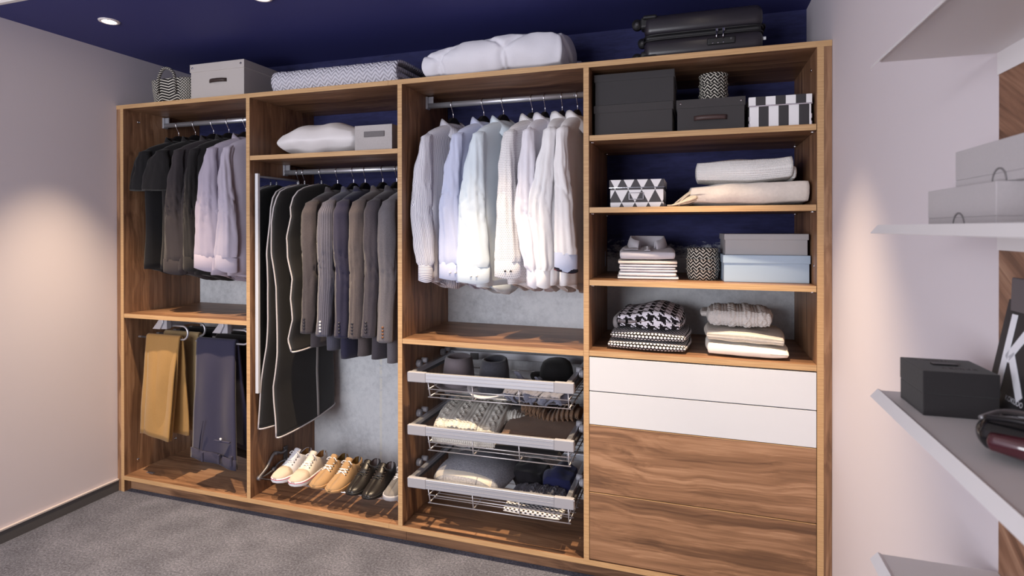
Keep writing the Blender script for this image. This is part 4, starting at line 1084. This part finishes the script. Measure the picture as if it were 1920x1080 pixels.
# ------------------------------------------------------------------ pull-out wire baskets
def wire_basket(zc, label):
    t = thing('pull_out_basket', label, 'wire basket', (1.932, 0, zc), 0, 'pull-out wire baskets in the third bay', 0, -math.radians(0.75))
    hz = 0.0235; x0, x1 = 0.046, 0.895
    fr = box('front_rail', x0+0.10, x1-0.092, -0.030, -0.012, -hz, hz, M_ALUW, t, 0.002)
    for z in (-0.006, 0.012): box('groove', x0+0.102, x1-0.094, -0.0306, -0.029, z-0.0011, z+0.0011, M_GREYPL, fr)
    for a, b in ((x0, x0+0.10), (x1-0.092, x1)):
        c = box('corner_cap', a, b, -0.0312, -0.008, -hz-0.0015, hz+0.0015, M_GREYPL, t, 0.003)
        e = a if a == x0 else b
        box('end_clip', e-0.004, e+0.004, -0.026, -0.010, -hz*0.8, hz*0.8, M_CHROME, c, 0.002)
    for x in (x0+0.012, x1-0.030):
        s = box('side_rail', x-0.012, x+0.012, -0.008, 0.50, 0.0, 0.021, M_DGREYPL if False else M_ALU, t, 0.003)
        box('runner', x-0.006 if x < 0.4 else x+0.012, x+0.006 if x < 0.4 else x+0.026, 0.0, 0.50, -0.02, 0.0, M_DGREYPL, s, 0.002)
    rr = box('back_rail', x0, x1-0.02, 0.492, 0.512, -0.012, 0.026, M_ALUW, t, 0.003)
    for x in (0.20, 0.72): box('rail_joint', x-0.026, x+0.026, 0.488, 0.493, -0.02, 0.018, M_DGREYPL, rr, 0.002)
    bk = box('back_panel', x0+0.02, x1-0.05, 0.53, 0.536, -0.10, 0.0, plain('grey_back_panel', (170, 166, 164), 0.6), t, 0.001) if False else None
    # wires
    bx0, bx1, by0, by1, zt, zm, zb = 0.150, 0.865, 0.002, 0.470, -hz, -0.062, -0.102
    def wire(p, r=0.0027, nm='wire'): return tube(nm, p, r, M_STEEL, t, 6)
    for x in (bx0, bx0+0.238, bx0+0.476, bx1):
        wire([(x, by0-0.012, zt), (x+0.006 if x == bx0 else x, by0, zb), (x, by0+0.02, zb-0.002), (x, by1, zb-0.002), (x, by1, zt+0.03)], 0.0034)
    for z in (zm, zb):
        wire([(bx0-0.004, by0-0.004, z), (bx1+0.01, by0-0.004, z)], 0.003)
        wire([(bx0, by1, z), (bx1, by1, z)], 0.0025)
        for x in (bx0, bx1): wire([(x, by0, z), (x, by1, z)], 0.0025)
    for k in range(1, 9): wire([(bx0, by0+(by1-by0)*k/9, zb), (bx1+0.012, by0+(by1-by0)*k/9, zb)], 0.0024)
    for y in (0.16, 0.46):
        for x, s in ((0.002, 1), (0.912-0.002, -1)):
            c = disc('guide_roller', (x+s*0.010, y, 0.022), 0.020, 0.016, M_GREYPL, t, 0, 20); disc('roller_ring', (x+s*0.021, y, 0.022), 0.019, 0.006, M_ALUW, c, 0, 20)
            disc('roller_knob', (x+s*0.030, y+0.03, 0.034), 0.014, 0.03, M_GREYPL, c, 0, 18)
    return t
BZ = (0.872, 0.606, 0.341)
wire_basket(BZ[0], 'pull-out wire basket with aluminium front holding hats, uppermost')
wire_basket(BZ[1], 'pull-out wire basket with aluminium front holding jumpers, middle')
wire_basket(BZ[2], 'pull-out wire basket with aluminium front holding cushion, lowest')
FB = [z-0.096 for z in BZ]     # basket floors

# hats
def hat(label, x, y, z, mat, cw, ch, bw, kind, rot=(0, 0, 0), brimmat=None, band=None):
    t = thing('hat', label, 'hat', (x, y, z)); t.rotation_euler = rot; t['group'] = 'hats in the top basket'
    def cr(p, r, zz, a):
        X, Y, Z = p
        if kind != 'bowler':
            f = max(0, (zz-ch*0.55)/(ch*0.45))
            Z -= 0.55*ch*math.exp(-((X*0.8)**2+(Y*0.9)**2)/(cw*0.30)**2)*f
            if Y < 0: X *= 1-0.18*f*min(1, -Y/cw)
        return (X, Y, Z)
    if kind == 'bowler':
        pr = [(cw, 0), (cw*0.99, ch*0.3), (cw*0.93, ch*0.6), (cw*0.80, ch*0.82), (cw*0.55, ch*0.95), (cw*0.28, ch*0.995), (0.002, ch)]
    else:
        pr = [(cw, 0), (cw*0.985, ch*0.2), (cw*0.93, ch*0.6), (cw*0.86, ch*0.88), (cw*0.80, ch*0.965), (cw*0.72, ch), (cw*0.60, ch*0.99), (cw*0.40, ch*0.97), (cw*0.2, ch*0.96), (0.002, ch*0.96)]
    lathe('crown', pr, mat, t, 44, 0.88, 1.08, cr)
    if band: lathe('hat_band', [(cw+0.001, 0.002), (cw+0.0022, 0.004), (cw*0.985+0.002, ch*0.2), (cw*0.98, ch*0.21)], band, t, 44, 0.88, 1.08)
    def br(p, r, zz, a):
        f = max(0, (r-cw)/(bw-cw)); lift = (0.030 if kind == 'bowler' else 0.022)*f**2*abs(math.cos(a))**1.5
        return (p[0], p[1], p[2]+lift-0.006*f*abs(math.sin(a)))
    lathe('brim', [(cw*0.96, 0.001), (cw*1.05, 0.004), ((cw+bw)/2, 0.005), (bw*0.985, 0.0065), (bw, 0.003), (bw*0.985, -0.0005), ((cw+bw)/2, -0.001), (cw*1.02, 0)], brimmat or mat, t, 52, 0.94, 1.08, br)
    return t
M_FED = fabric('taupe_felt', (122, 114, 120), 0.9, 600, 0.2, 0.1, sheen=0.3); M_TRIL = fabric('slate_felt', (74, 75, 84), 0.95, 400, 0.5, 0.25, sheen=0.3); M_BRIM = fabric('pale_grey_brim', (216, 213, 218), 0.9); M_BOWL = fabric('black_felt', (22, 21, 23), 0.9, 600, 0.2, 0.1, sheen=0.15)
hat('taupe felt fedora with pinched crown, left in the top basket', 2.15, 0.22, FB[0]+0.010, M_FED, 0.098, 0.150, 0.145, 'fedora', (0, 0, 0.3))
hat('dark slate hat with pale grey brim, middle of top basket', 2.365, 0.185, FB[0]+0.012, M_TRIL, 0.088, 0.160, 0.142, 'trilby', (0.05, 0.03, -0.2), M_BRIM)
hat('black bowler hat with wide brim, right in the top basket', 2.678, 0.26, FB[0]+0.060, M_BOWL, 0.098, 0.115, 0.142, 'bowler', (-0.05, -0.02, 0))
# crumpled scarf
M_SCARF = fabric('blue_grey_scarf', (124, 126, 142), 0.95, 500, 0.5, 0.25)
t = thing('scarf', 'crumpled blue-grey scarf with ragged fringe under the bowler hat', 'scarf', (2.62, 0.12, FB[0]+0.004))
def crump(q, n):
    d = 0.022*noise.noise(Vector((q.x*22, q.y*12, q.z*18))) + 0.014*math.sin(q.x*75+q.y*30+6*noise.noise(q*9))
    return q+n*d
soft('scarf_body', (0.30, 0.22, 0.070), (0.06, 0.06, 0.035), M_SCARF, t, 80, 0.010, 9, 7, crump)
def flap(pts, wd, parent, mat, nm='fringe'):
    c = bez(pts, 5); rings = []
    for i, p in enumerate(c):
        f = i/(len(c)-1); w_ = wd*(1-0.55*f); tw = math.sin(i*0.9)*0.004
        rings.append([(p.x-w_/2, p.y-tw, p.z), (p.x, p.y+tw-0.003, p.z+0.002), (p.x+w_/2, p.y-tw, p.z)])
    return solid(loft(nm, rings, mat, parent, closed=False), 0.002, 0)
for k in range(12):
    x = -0.13+0.024*k+random.uniform(-.006, .006)
    flap([(x, -0.06, 0.055), (x+random.uniform(-.02, .02), -0.105, 0.045), (x+random.uniform(-.03, .03), -0.118, 0.015+random.uniform(0, .02)), (x+random.uniform(-.035, .035), -0.110, -0.002+random.uniform(0, .012))], 0.03, t, M_SCARF)
for x, y, z in ((-0.10, 0.0, 0.125), (0.02, -0.07, 0.125), (0.07, -0.06, 0.10), (0.115, -0.055, 0.095)):
    flap([(x+0.02, y, 0.04), (x+0.012, y-0.005, z*0.7), (x-0.012, y-0.01, z)], 0.05 if y == 0.0 else 0.032, t, M_SCARF, 'ruffle')

# middle basket: jumpers
t = thing('folded_jumper', 'white chunky cable-knit jumper folded in the middle basket', 'jumper', (2.235, 0.225, FB[1]+0.003), math.radians(3))
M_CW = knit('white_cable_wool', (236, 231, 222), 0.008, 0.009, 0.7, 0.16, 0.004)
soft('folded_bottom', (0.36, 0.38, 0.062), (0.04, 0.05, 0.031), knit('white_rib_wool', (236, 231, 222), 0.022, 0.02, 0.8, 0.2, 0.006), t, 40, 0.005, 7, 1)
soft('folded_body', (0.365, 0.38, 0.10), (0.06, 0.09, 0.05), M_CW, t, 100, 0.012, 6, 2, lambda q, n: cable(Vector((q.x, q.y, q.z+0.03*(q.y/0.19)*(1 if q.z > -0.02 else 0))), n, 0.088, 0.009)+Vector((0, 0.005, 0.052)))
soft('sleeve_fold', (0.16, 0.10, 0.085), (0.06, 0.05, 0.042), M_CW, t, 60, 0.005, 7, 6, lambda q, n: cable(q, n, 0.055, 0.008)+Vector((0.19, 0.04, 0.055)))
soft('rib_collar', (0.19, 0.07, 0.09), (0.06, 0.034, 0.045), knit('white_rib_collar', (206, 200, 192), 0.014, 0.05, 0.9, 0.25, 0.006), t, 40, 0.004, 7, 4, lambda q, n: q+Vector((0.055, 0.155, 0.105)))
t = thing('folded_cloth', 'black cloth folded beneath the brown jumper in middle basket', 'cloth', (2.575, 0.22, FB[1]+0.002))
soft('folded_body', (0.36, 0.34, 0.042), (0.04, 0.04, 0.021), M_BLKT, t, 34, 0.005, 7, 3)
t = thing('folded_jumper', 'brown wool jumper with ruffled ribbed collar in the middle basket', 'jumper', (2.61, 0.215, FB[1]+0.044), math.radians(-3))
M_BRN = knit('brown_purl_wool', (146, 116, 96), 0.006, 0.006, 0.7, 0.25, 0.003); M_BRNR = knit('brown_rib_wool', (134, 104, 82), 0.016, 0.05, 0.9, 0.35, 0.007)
soft('folded_body', (0.37, 0.33, 0.080), (0.06, 0.09, 0.04), M_BRN, t, 44, 0.008, 6, 2, lambda q, n: Vector((q.x, q.y, q.z+0.012*(q.y/0.16))))
def rib(q, n):
    d = 0.009*math.sin(q.x*2*PI/0.024 + 3*noise.noise(Vector((q.x*6, q.y*6, 1))))
    q.z += 0.022*abs(math.sin(q.x*13))-0.02*math.exp(-((q.x-0.01)/0.035)**2)
    return q+n*d+Vector((0.02, 0.105, 0.045))
soft('rib_collar', (0.33, 0.16, 0.085), (0.10, 0.07, 0.042), M_BRNR, t, 84, 0.006, 8, 5, rib)

# lowest basket
def cushmat():
    t = NT('grey_wool_cushion', 0.95, 0, 0.1); o = t.xyz(t.coord()); nz = t.noise(t.coord(), 120, 3, 0.7)
    a = t.ramp(nz, [(0.3, (124, 126, 136)), (0.7, (164, 165, 174))])
    st = t.M('MULTIPLY', t.M('GREATER_THAN', o[1], -0.172), t.M('LESS_THAN', t.M('ADD', o[1], t.M('MULTIPLY', nz, 0.01)), -0.140))
    st2 = t.M('MULTIPLY', st, t.M('LESS_THAN', o[0], 0.15))
    t.color(t.mix(st2, a, (206, 198, 186))); t.bump(nz, 0.4, 0.003); return t.m
t = thing('cushion', 'large grey wool cushion with pale stripe in the lowest basket', 'cushion', (2.255, 0.235, FB[2]+0.002), math.radians(-4))
def cus(q, n):
    a = min(1, abs(q.x)/0.21); b = min(1, abs(q.y)/0.20)
    k = (1-a**3)*(1-b**3); q.z = q.z*(0.15+0.85*k**0.5)
    return q
soft('cushion_cover', (0.415, 0.40, 0.165), (0.12, 0.12, 0.08), cushmat(), t, 44, 0.006, 6, 3, cus)
def crump2(q, n): return q+n*(0.016*noise.noise(Vector((q.x*16, q.y*14, q.z*15)))+0.006*math.sin(q.x*60+q.z*40))
t = thing('folded_cloth', 'rumpled black garment behind the checked cloth in lowest basket', 'cloth', (2.535, 0.32, FB[2]+0.002))
soft('rumpled_body', (0.19, 0.22, 0.125), (0.07, 0.08, 0.05), fabric('black_jersey', (36, 34, 40), var=0.15), t, 40, 0.014, 8, 2, crump2)
t = thing('folded_cloth', 'rumpled royal navy garment at right of the lowest basket', 'cloth', (2.70, 0.30, FB[2]+0.002))
soft('rumpled_body', (0.17, 0.24, 0.125), (0.06, 0.09, 0.05), fabric('royal_navy_jersey', (42, 46, 92), var=0.2), t, 40, 0.012, 8, 4, crump2)
t = thing('folded_cloth', 'black and white gingham cloth at the bottom of the lowest basket', 'cloth', (2.615, 0.105, FB[2]+0.001))
soft('folded_body', (0.30, 0.19, 0.026), (0.02, 0.02, 0.013), gingham('gingham_cotton', (40, 38, 42), (234, 231, 233), 0.024), t, 30, 0.003, 8, 4)
soft('white_backing', (0.29, 0.18, 0.012), (0.02, 0.02, 0.006), fabric('off_white_cloth', (220, 214, 210)), t, 20, 0.002, 8, 6, lambda q, n: q+Vector((-0.006, -0.006, 0.0)))
t = thing('scarf', 'grey cable-knit scarf folded on the gingham cloth', 'scarf', (2.62, 0.125, FB[2]+0.028))
soft('folded_body', (0.255, 0.14, 0.062), (0.04, 0.05, 0.030), knit('blue_grey_cable', (132, 134, 150), 0.010, 0.010, 0.8, 0.35, 0.005), t, 80, 0.008, 9, 5, lambda q, n: cable(q, n, 0.05, 0.009))

# ------------------------------------------------------------------ shoe rack and shoes
t = thing('shoe_rack', 'chrome shoe rack with two bars and cast side brackets', 'shoe rack', (0.9725, 0, ZB))
Z1, Z2 = 0.092, 0.092
for y, z in ((0.058, Z1), (0.27, Z2)): tube('bar', [(0.012, y, z), (0.922, y, z)], 0.0055, M_CHROME, t, 12)
for x0, s in ((0.001, 1), (0.9335, -1)):
    a, b = sorted((x0, x0+s*0.010))
    pl = box('mounting_plate', a, b, 0.265, 0.295, 0.085, 0.195, M_DGREYPL, t, 0.003)
    xx = x0+s*0.010
    tube('upper_arm', bez([(xx, 0.275, 0.172), (xx, 0.235, 0.170), (xx, 0.195, 0.188), (xx, 0.165, 0.182), (xx, 0.115, 0.130), (xx, 0.050, 0.096)], 5), 0.0085, M_DCHROME, t, 10)
    tube('lower_arm', bez([(xx, 0.275, 0.115), (xx, 0.215, 0.118), (xx, 0.175, 0.098), (xx, 0.11, 0.090), (xx, 0.055, 0.094)], 5), 0.0065, M_DCHROME, t, 10)
    for y, z, r in ((0.190, 0.186, 0.011), (0.172, 0.099, 0.013), (0.055, 0.094, 0.0125)): disc('arm_joint', (xx, y, z), r, 0.018, M_DCHROME, t, 0, 16)
def shoe(label, x, y, z, rz, kind, mup, mlin, msole, mlace=None, group='shoes on the rack', L=0.29, stripe=None, toe=None, s=1.0, rx=0.0):
    t = thing('shoe', label, 'shoe', (x, y, z), rz, group, rx)
    sneaker = kind == 'sneaker'; pointy = kind == 'derby'
    st = [0.0, 0.02, 0.06, 0.12, 0.2, 0.3, 0.4, 0.48, 0.55, 0.6, 0.66, 0.74, 0.82, 0.9, 0.955, 0.985, 1.0]
    def W_(f):
        a = [(0, 0.010), (0.02, 0.022), (0.06, 0.034 if pointy else 0.038), (0.12, 0.042 if pointy else 0.046), (0.2, 0.048 if pointy else 0.050), (0.3, 0.051), (0.4, 0.050), (0.55, 0.044), (0.7, 0.040), (0.82, 0.040), (0.9, 0.038), (0.955, 0.031), (0.985, 0.021), (1.0, 0.008)]
        for i in range(len(a)-1):
            if f <= a[i+1][0]: q = (f-a[i][0])/(a[i+1][0]-a[i][0]); return a[i][1]*(1-q)+a[i+1][1]*q
        return a[-1][1]
    sh = 0.030 if sneaker else 0.018
    def Hh(f):
        a = [(0, 0.006), (0.02, 0.016), (0.06, 0.024), (0.12, 0.030), (0.2, 0.036), (0.3, 0.046), (0.4, 0.060), (0.48, 0.073), (0.55, 0.086), (0.6, 0.090), (0.66, 0.078), (0.74, 0.066), (0.82, 0.062), (0.9, 0.070), (0.955, 0.078), (0.985, 0.080), (1.0, 0.078)]
        for i in range(len(a)-1):
            if f <= a[i+1][0]: q = (f-a[i][0])/(a[i+1][0]-a[i][0]); return a[i][1]*(1-q)+a[i+1][1]*q
        return a[-1][1]
    n = 24; rings = []
    for f in st:
        w_, h_ = W_(f), Hh(f); op = 0 if f < 0.55 else min(1, (f-0.55)/0.09); gap = 0.62*op*w_ if f < 0.98 else 0.5*w_
        rg = []
        for k in range(n+1):
            s_ = k/n*2-1                      # -1 left rim .. 0 bottom .. 1 right rim
            a = abs(s_); sg = 1 if s_ > 0 else -1
            if a < 0.34: xx = w_*(a/0.34); zz = 0
            else:
                q = (a-0.34)/0.66
                ex = 1.0; b = q*PI/2
                zz = h_*math.sin(b)**0.9; xx = (w_-gap)*math.cos(b)**0.62 + gap
                if q > 0.999: xx = gap
            rg.append((sg*xx, L*f-L*0.0, sh*0.7+zz))
        rings.append(rg)
    rings = [r_[::-1] for r_ in rings]
    up_ = loft('upper', rings, [mup, mlin], t, closed=False); solid(up_, 0.0035, -1 if True else 1, 1)
    # sole
    n2 = 36; fp = []
    for f in st: fp.append((W_(f)+0.0035, L*f))
    out = [(-a, b) for a, b in fp] + [(a, b) for a, b in fp[::-1]]
    def outl(g, z): return [(px*(1+g), L/2+(py-L/2)*(1+g*0.35), z+ (0.006*max(0, (0.2-py/L)/0.2) if z < 0.01 else 0)) for px, py in out]
    so = loft('sole', [outl(-0.03, 0.0), outl(0.0, 0.003), outl(0.02 if sneaker else 0.0, sh*0.8), outl(0.0, sh), outl(-0.08, sh+0.001)], msole, t, (True, True))
    if not sneaker: box('heel_block', -0.034, 0.034, L*0.76, L*0.985, -0.012, 0.004, msole, so, 0.008)
    if stripe:
        q = outl(0.025, sh*0.78); tube('stripe', [(p[0], p[1], p[2]) for p in q], 0.0018, stripe, so, 6, True)
    # tongue
    tg = []
    for f, dz in ((0.42, 0.001), (0.50, 0.004), (0.57, 0.010), (0.615, 0.020), (0.63, 0.026)):
        w_ = W_(f)*0.55; tg.append([(-w_, L*f+0.004, sh*0.7+Hh(min(f, 0.57))*0.92+dz), (-w_*0.5, L*f, sh*0.7+Hh(min(f, 0.57))+dz), (0, L*f-0.001, sh*0.7+Hh(min(f, 0.57))+0.002+dz), (w_*0.5, L*f, sh*0.7+Hh(min(f, 0.57))+dz), (w_, L*f+0.004, sh*0.7+Hh(min(f, 0.57))*0.92+dz)])
    solid(loft('tongue', tg, mup, t, closed=False), 0.003, 0)
    if mlace:
        for i in range(4):
            f = 0.36+0.055*i; w_ = W_(f)*0.55; zt = sh*0.7+Hh(f)
            for sg in (-1, 1):
                tube('lace', bez([(-sg*w_, L*f, zt-0.006), (0, L*(f+0.022), zt+0.0085), (sg*w_, L*(f+0.045), zt+0.004)], 4), 0.0026, mlace, t, 6)
                disc('eyelet', (sg*w_*1.12, L*f, zt-0.005), 0.0032, 0.006, M_DGREYPL if sneaker else M_LEATHER, t, 2, 8)
        for sg in (-1, 1): tube('lace_bow', bez([(0, L*0.575, sh*0.7+0.094), (sg*0.018, L*0.55, sh*0.7+0.103), (sg*0.033, L*0.54, sh*0.7+0.090), (sg*0.030, L*0.57, sh*0.7+0.085), (0, L*0.575, sh*0.7+0.093)], 4), 0.0024, mlace, t, 6)
    if toe:
        tr = []
        for i, f in enumerate(st[:6]):
            w_, h_ = W_(f)+0.0012, Hh(f)+0.0012; rg = []
            for k in range(17):
                b = PI*k/16; rg.append((w_*sp(math.cos(b), 0.62), L*f-0.0012, sh*0.7+h_*math.sin(b)**0.9))
            tr.append(rg)
        solid(loft('toe_cap', tr, toe, t, closed=False), 0.0015, 0)
    return t
M_SNW = fabric('white_canvas', (226, 224, 230), var=0.05); M_SNB = fabric('beige_suede', (204, 187, 170), 0.9); M_RUB = plain('white_rubber', (240, 240, 244), 0.5); M_TANL = plain('tan_leather_lining', (200, 146, 84), 0.6)
M_SNC = fabric('cream_canvas', (222, 212, 200), var=0.05); M_REDS = plain('red_stripe', (176, 48, 66), 0.5)
M_TAN = fabric('tan_suede', (172, 138, 100), 0.92, 700, 0.3, 0.12); M_TANS = plain('tan_sole', (176, 136, 92), 0.7); M_OLIVE = plain('olive_lining', (150, 122, 66), 0.7)
M_DOLIVE = fabric('dark_olive_suede', (66, 60, 50), 0.9); M_BLKL = plain('black_leather', (34, 31, 31), 0.36, 0, 0.5); M_BLKS = plain('black_sole', (24, 23, 24), 0.5); M_GREYL = plain('grey_lining', (172, 158, 158), 0.7)
M_LACEW = fabric('white_lace', (236, 234, 236)); M_LACEB = plain('black_lace', (30, 27, 27), 0.6)
M_GREYS = fabric('grey_sneaker_mesh', (120, 116, 114), 0.9); M_GREYR = plain('grey_rubber', (172, 170, 174), 0.6)
ZSH = ZB+Z1+0.0058
shoe('white canvas sneaker with beige toe and red stripe, first on the rack', 1.128, 0.012, ZSH, math.radians(-2), 'sneaker', M_SNW, M_TANL, M_RUB, M_LACEW, stripe=M_REDS, toe=M_SNB)
shoe('cream canvas sneaker with beige toe and red stripe, second on the rack', 1.253, 0.006, ZSH, math.radians(1), 'sneaker', M_SNC, M_TANL, M_RUB, M_LACEW, stripe=M_REDS, toe=M_SNB)
shoe('tan suede lace-up shoe beside the cream sneaker', 1.378, 0.018, ZSH+0.001, math.radians(-2), 'suede', M_TAN, M_OLIVE, M_TANS, M_LACEW)
shoe('tan suede lace-up shoe beside the black leather pair', 1.492, 0.002, ZSH+0.001, math.radians(0), 'suede', M_TAN, M_OLIVE, M_TANS, M_LACEW)
shoe('black leather lace-up shoe next to the tan suede pair', 1.613, 0.010, ZSH+0.001, math.radians(1), 'derby', M_BLKL, M_GREYL, M_BLKS, M_LACEB)
shoe('black leather lace-up shoe nearest the grey trainer', 1.722, -0.004, ZSH+0.001, math.radians(2), 'derby', M_BLKL, M_GREYL, M_BLKS, M_LACEB)
shoe('grey trainer with white laces half hidden behind the divider', 1.838, 0.02, ZSH, math.radians(1), 'sneaker', M_GREYS, M_GREYL, M_GREYR, M_LACEW)

# ------------------------------------------------------------------ right wall: panel, metal shelves and their contents
o = box('wall_panel', XR-0.004, XR-0.0002, -4.0, -1.335, 0.25, 2.45, None or NT('tmp').m, None)
def panelwood():
    t = NT('walnut_panel', 0.45, 0, 0.4); o = t.coord(); r = t.map(o, (1, 1, 1), (0, 0, 0), (math.radians(-32), 0, 0))
    n1 = t.noise(t.map(r, (1, 0.10, 1)), 20, 6, 0.62, 0.8); n2 = t.noise(t.map(r, (1, 0.03, 1)), 150, 3)
    t.color(t.ramp(t.M('ADD', t.M('MULTIPLY', n1, 0.75), t.M('MULTIPLY', n2, 0.25)), [(0.34, (84, 58, 46)), (0.5, (134, 98, 78)), (0.66, (172, 136, 112))])); t.bump(n2, 0.1, 0.0006); return t.m
o.data.materials[0] = panelwood(); struct(o)
def wall_shelf(z, label):
    t = thing('wall_shelf', label, 'shelf', (XR, 0, z), 0, 'white metal shelves on the right wall')
    y0, y1 = -3.2, -1.332
    prism('shelf_sheet', [(-0.005, 0.0), (-0.187, 0.0), (-0.1925, 0.0035), (-0.2045, -0.0105), (-0.206, -0.0095), (-0.193, 0.006), (-0.186, 0.003), (-0.005, 0.003)], 1, y0, y1, M_WHITEMET, t)
    box('wall_flange', -0.0055, -0.0045, y0, y1, -0.04, 0.0, M_WHITEMET, t)
    return t
wall_shelf(1.934, 'highest white metal wall shelf, seen from below')
wall_shelf(1.618, 'white metal wall shelf at eye level carrying grey boxes')
wall_shelf(1.305, 'white metal wall shelf carrying the black box and framed letter')
wall_shelf(0.992, 'lowest white metal wall shelf at the bottom edge of the picture')
M_GLIN = fabric('light_grey_linen_card', (178, 172, 175), 0.85, var=0.06)
def magbox(label, x0, x1, y0, y1, z0, h_):
    t = thing('keepsake_box', label, 'box', (x0, y1, z0), 0, 'light grey boxes on the eye-level shelf')
    box('body', 0.0015, x1-x0-0.0015, -(y1-y0)+0.0015, -0.0015, 0.0003, h_-0.002, M_GLIN, t, 0.001)
    box('lid', 0, x1-x0, -(y1-y0), 0, h_*0.22, h_, M_GLIN, t, 0.001)
    box('lid_skirt', 0, x1-x0, -(y1-y0), -0.001, 0.0006, h_*0.21, M_GLIN, t, 0.0008)
    yc = -(y1-y0)*0.52
    solid(loft('thumb_notch', [[(-0.0008, yc+0.022*math.cos(a), 0.022*math.sin(a)), (-0.0008, yc+0.0195*math.cos(a), 0.0195*math.sin(a))] for a in [PI*k/14 for k in range(15)]], plain('notch_shadow', (120, 116, 118), 0.8), t, closed=False), 0.001, 0)
    return t
magbox('light grey lidded box at the bottom of the eye-level stack', 3.768, 3.872, -1.593, -1.343, 1.6215, 0.064)
magbox('light grey lidded box on top of the eye-level stack', 3.786, 3.874, -1.70, -1.41, 1.6857, 0.063)
M_BBOX = fabric('black_textured_card', (44, 41, 43), 0.75, 900, 0.3, 0.1)
t = thing('gift_box', 'square black lidded box with ribbon tab on the wall shelf', 'box', (3.717, -1.478, 1.3083), math.radians(1))
box('body', 0.0, 0.105, 0.0, 0.105, 0.0, 0.036, M_BBOX, t, 0.0012); l_ = box('lid', -0.0005, 0.1055, -0.0005, 0.1055, 0.0365, 0.074, M_BBOX, t, 0.0012)
box('ribbon_tab', 0.030, 0.068, 0.048, 0.060, 0.074, 0.077, M_BLACKPL, l_, 0.0012)
def printmat():
    t = NT('faint_grey_print', 0.7); o = t.coord(); n_ = t.noise(t.map(o, (320, 90, 1)), 1, 2); t.color(t.ramp(n_, [(0.45, (44, 41, 43)), (0.6, (112, 106, 108))])); return t.m
M_PRINT = printmat()
box('print_line', 0.038, 0.086, 0.026, 0.033, 0.074, 0.0743, M_PRINT, l_); box('print_line', 0.012, 0.066, 0.086, 0.092, 0.074, 0.0743, M_PRINT, l_)
# framed letter leaning on the wall
M_POST = plain('black_poster', (36, 34, 38), 0.5); M_KW_ = plain('white_print', (232, 232, 240), 0.5)
t = thing('letter_frame', 'black frame with large white letter K leaning on the wall', 'picture frame', (3.842, -1.372, 1.3085))
t.rotation_euler = (0, math.radians(11), 0)
fr = box('frame', 0.0, 0.012, -0.26, 0.0, 0.0, 0.190, plain('frame_edge', (50, 47, 50), 0.6), t, 0.0015)
box('print_face', -0.0008, 0.0, -0.245, -0.016, 0.022, 0.178, M_POST, t)
def stroke(y0, z0, y1, z1, wd):
    d = Vector((0, y1-y0, z1-z0)); q = Vector((0, -d.z, d.y)).normalized()*wd/2
    a = Vector((0, y0, z0)); b = Vector((0, y1, z1)); pts = [a-q, a+q, b+q, b-q]
    return prism('letter_stroke', [(p.y, p.z) for p in pts], 0, -0.0016, -0.0008, M_KW_, t)
stroke(-0.034, 0.036, -0.034, 0.166, 0.017); stroke(-0.040, 0.090, -0.100, 0.166, 0.017); stroke(-0.050, 0.100, -0.102, 0.036, 0.017)
fc = bpy.data.curves.new('print_text', 'FONT'); fc.body = 'KOKUDO'; fc.size = 0.012
ft = bpy.data.objects.new('caption_curve', fc); COL.objects.link(ft); bpy.context.view_layer.update()
cm = bpy.data.meshes.new_from_object(ft.evaluated_get(bpy.context.evaluated_depsgraph_get())); bpy.data.objects.remove(ft); cm.materials.clear()
fo = link('caption', cm, M_KW_, t, False); setloc(fo, (-0.0012, -0.062, 0.026), (PI/2, 0, -PI/2))
t = thing('grey_folder', 'dark grey tablet-like folder standing behind the letter frame', 'folder', (3.868, -1.385, 1.3085)); t.rotation_euler = (0, math.radians(2), 0)
box('folder_cover', 0, 0.006, -0.22, 0.0, 0.0, 0.225, plain('graphite_cover', (92, 86, 90), 0.5), t, 0.0028)
# glossy goggles
M_GLOSS = plain('gloss_black', (20, 19, 21), 0.10, 0, 0.6); M_LENS = plain('dark_red_lens', (62, 22, 30), 0.05, 0, 0.8)
t = thing('goggles', 'glossy black goggles with dark red lens lying on the wall shelf', 'goggles', (3.795, -1.665, 1.3083), math.radians(-35))
soft('frame', (0.150, 0.085, 0.058), (0.04, 0.04, 0.029), M_GLOSS, t, 36, 0.0, 1, 0, lambda q, n: Vector((q.x, q.y+0.25*q.x*q.x, q.z)))
soft('lens', (0.112, 0.03, 0.032), (0.016, 0.015, 0.015), M_LENS, t, 28, 0, 1, 0, lambda q, n: Vector((q.x, q.y-0.034+0.25*q.x*q.x, q.z+0.010)))
tube('nose_rim', bez([(-0.06, -0.02, 0.052), (-0.03, -0.03, 0.058), (0.0, -0.033, 0.059), (0.03, -0.03, 0.058), (0.06, -0.02, 0.052)], 5), 0.004, M_GLOSS, t, 10)
tube('temple_arm', bez([(-0.070, 0.0, 0.045), (-0.055, 0.05, 0.048), (-0.02, 0.075, 0.044), (0.04, 0.07, 0.04)], 5), 0.0035, M_DCHROME, t, 8)
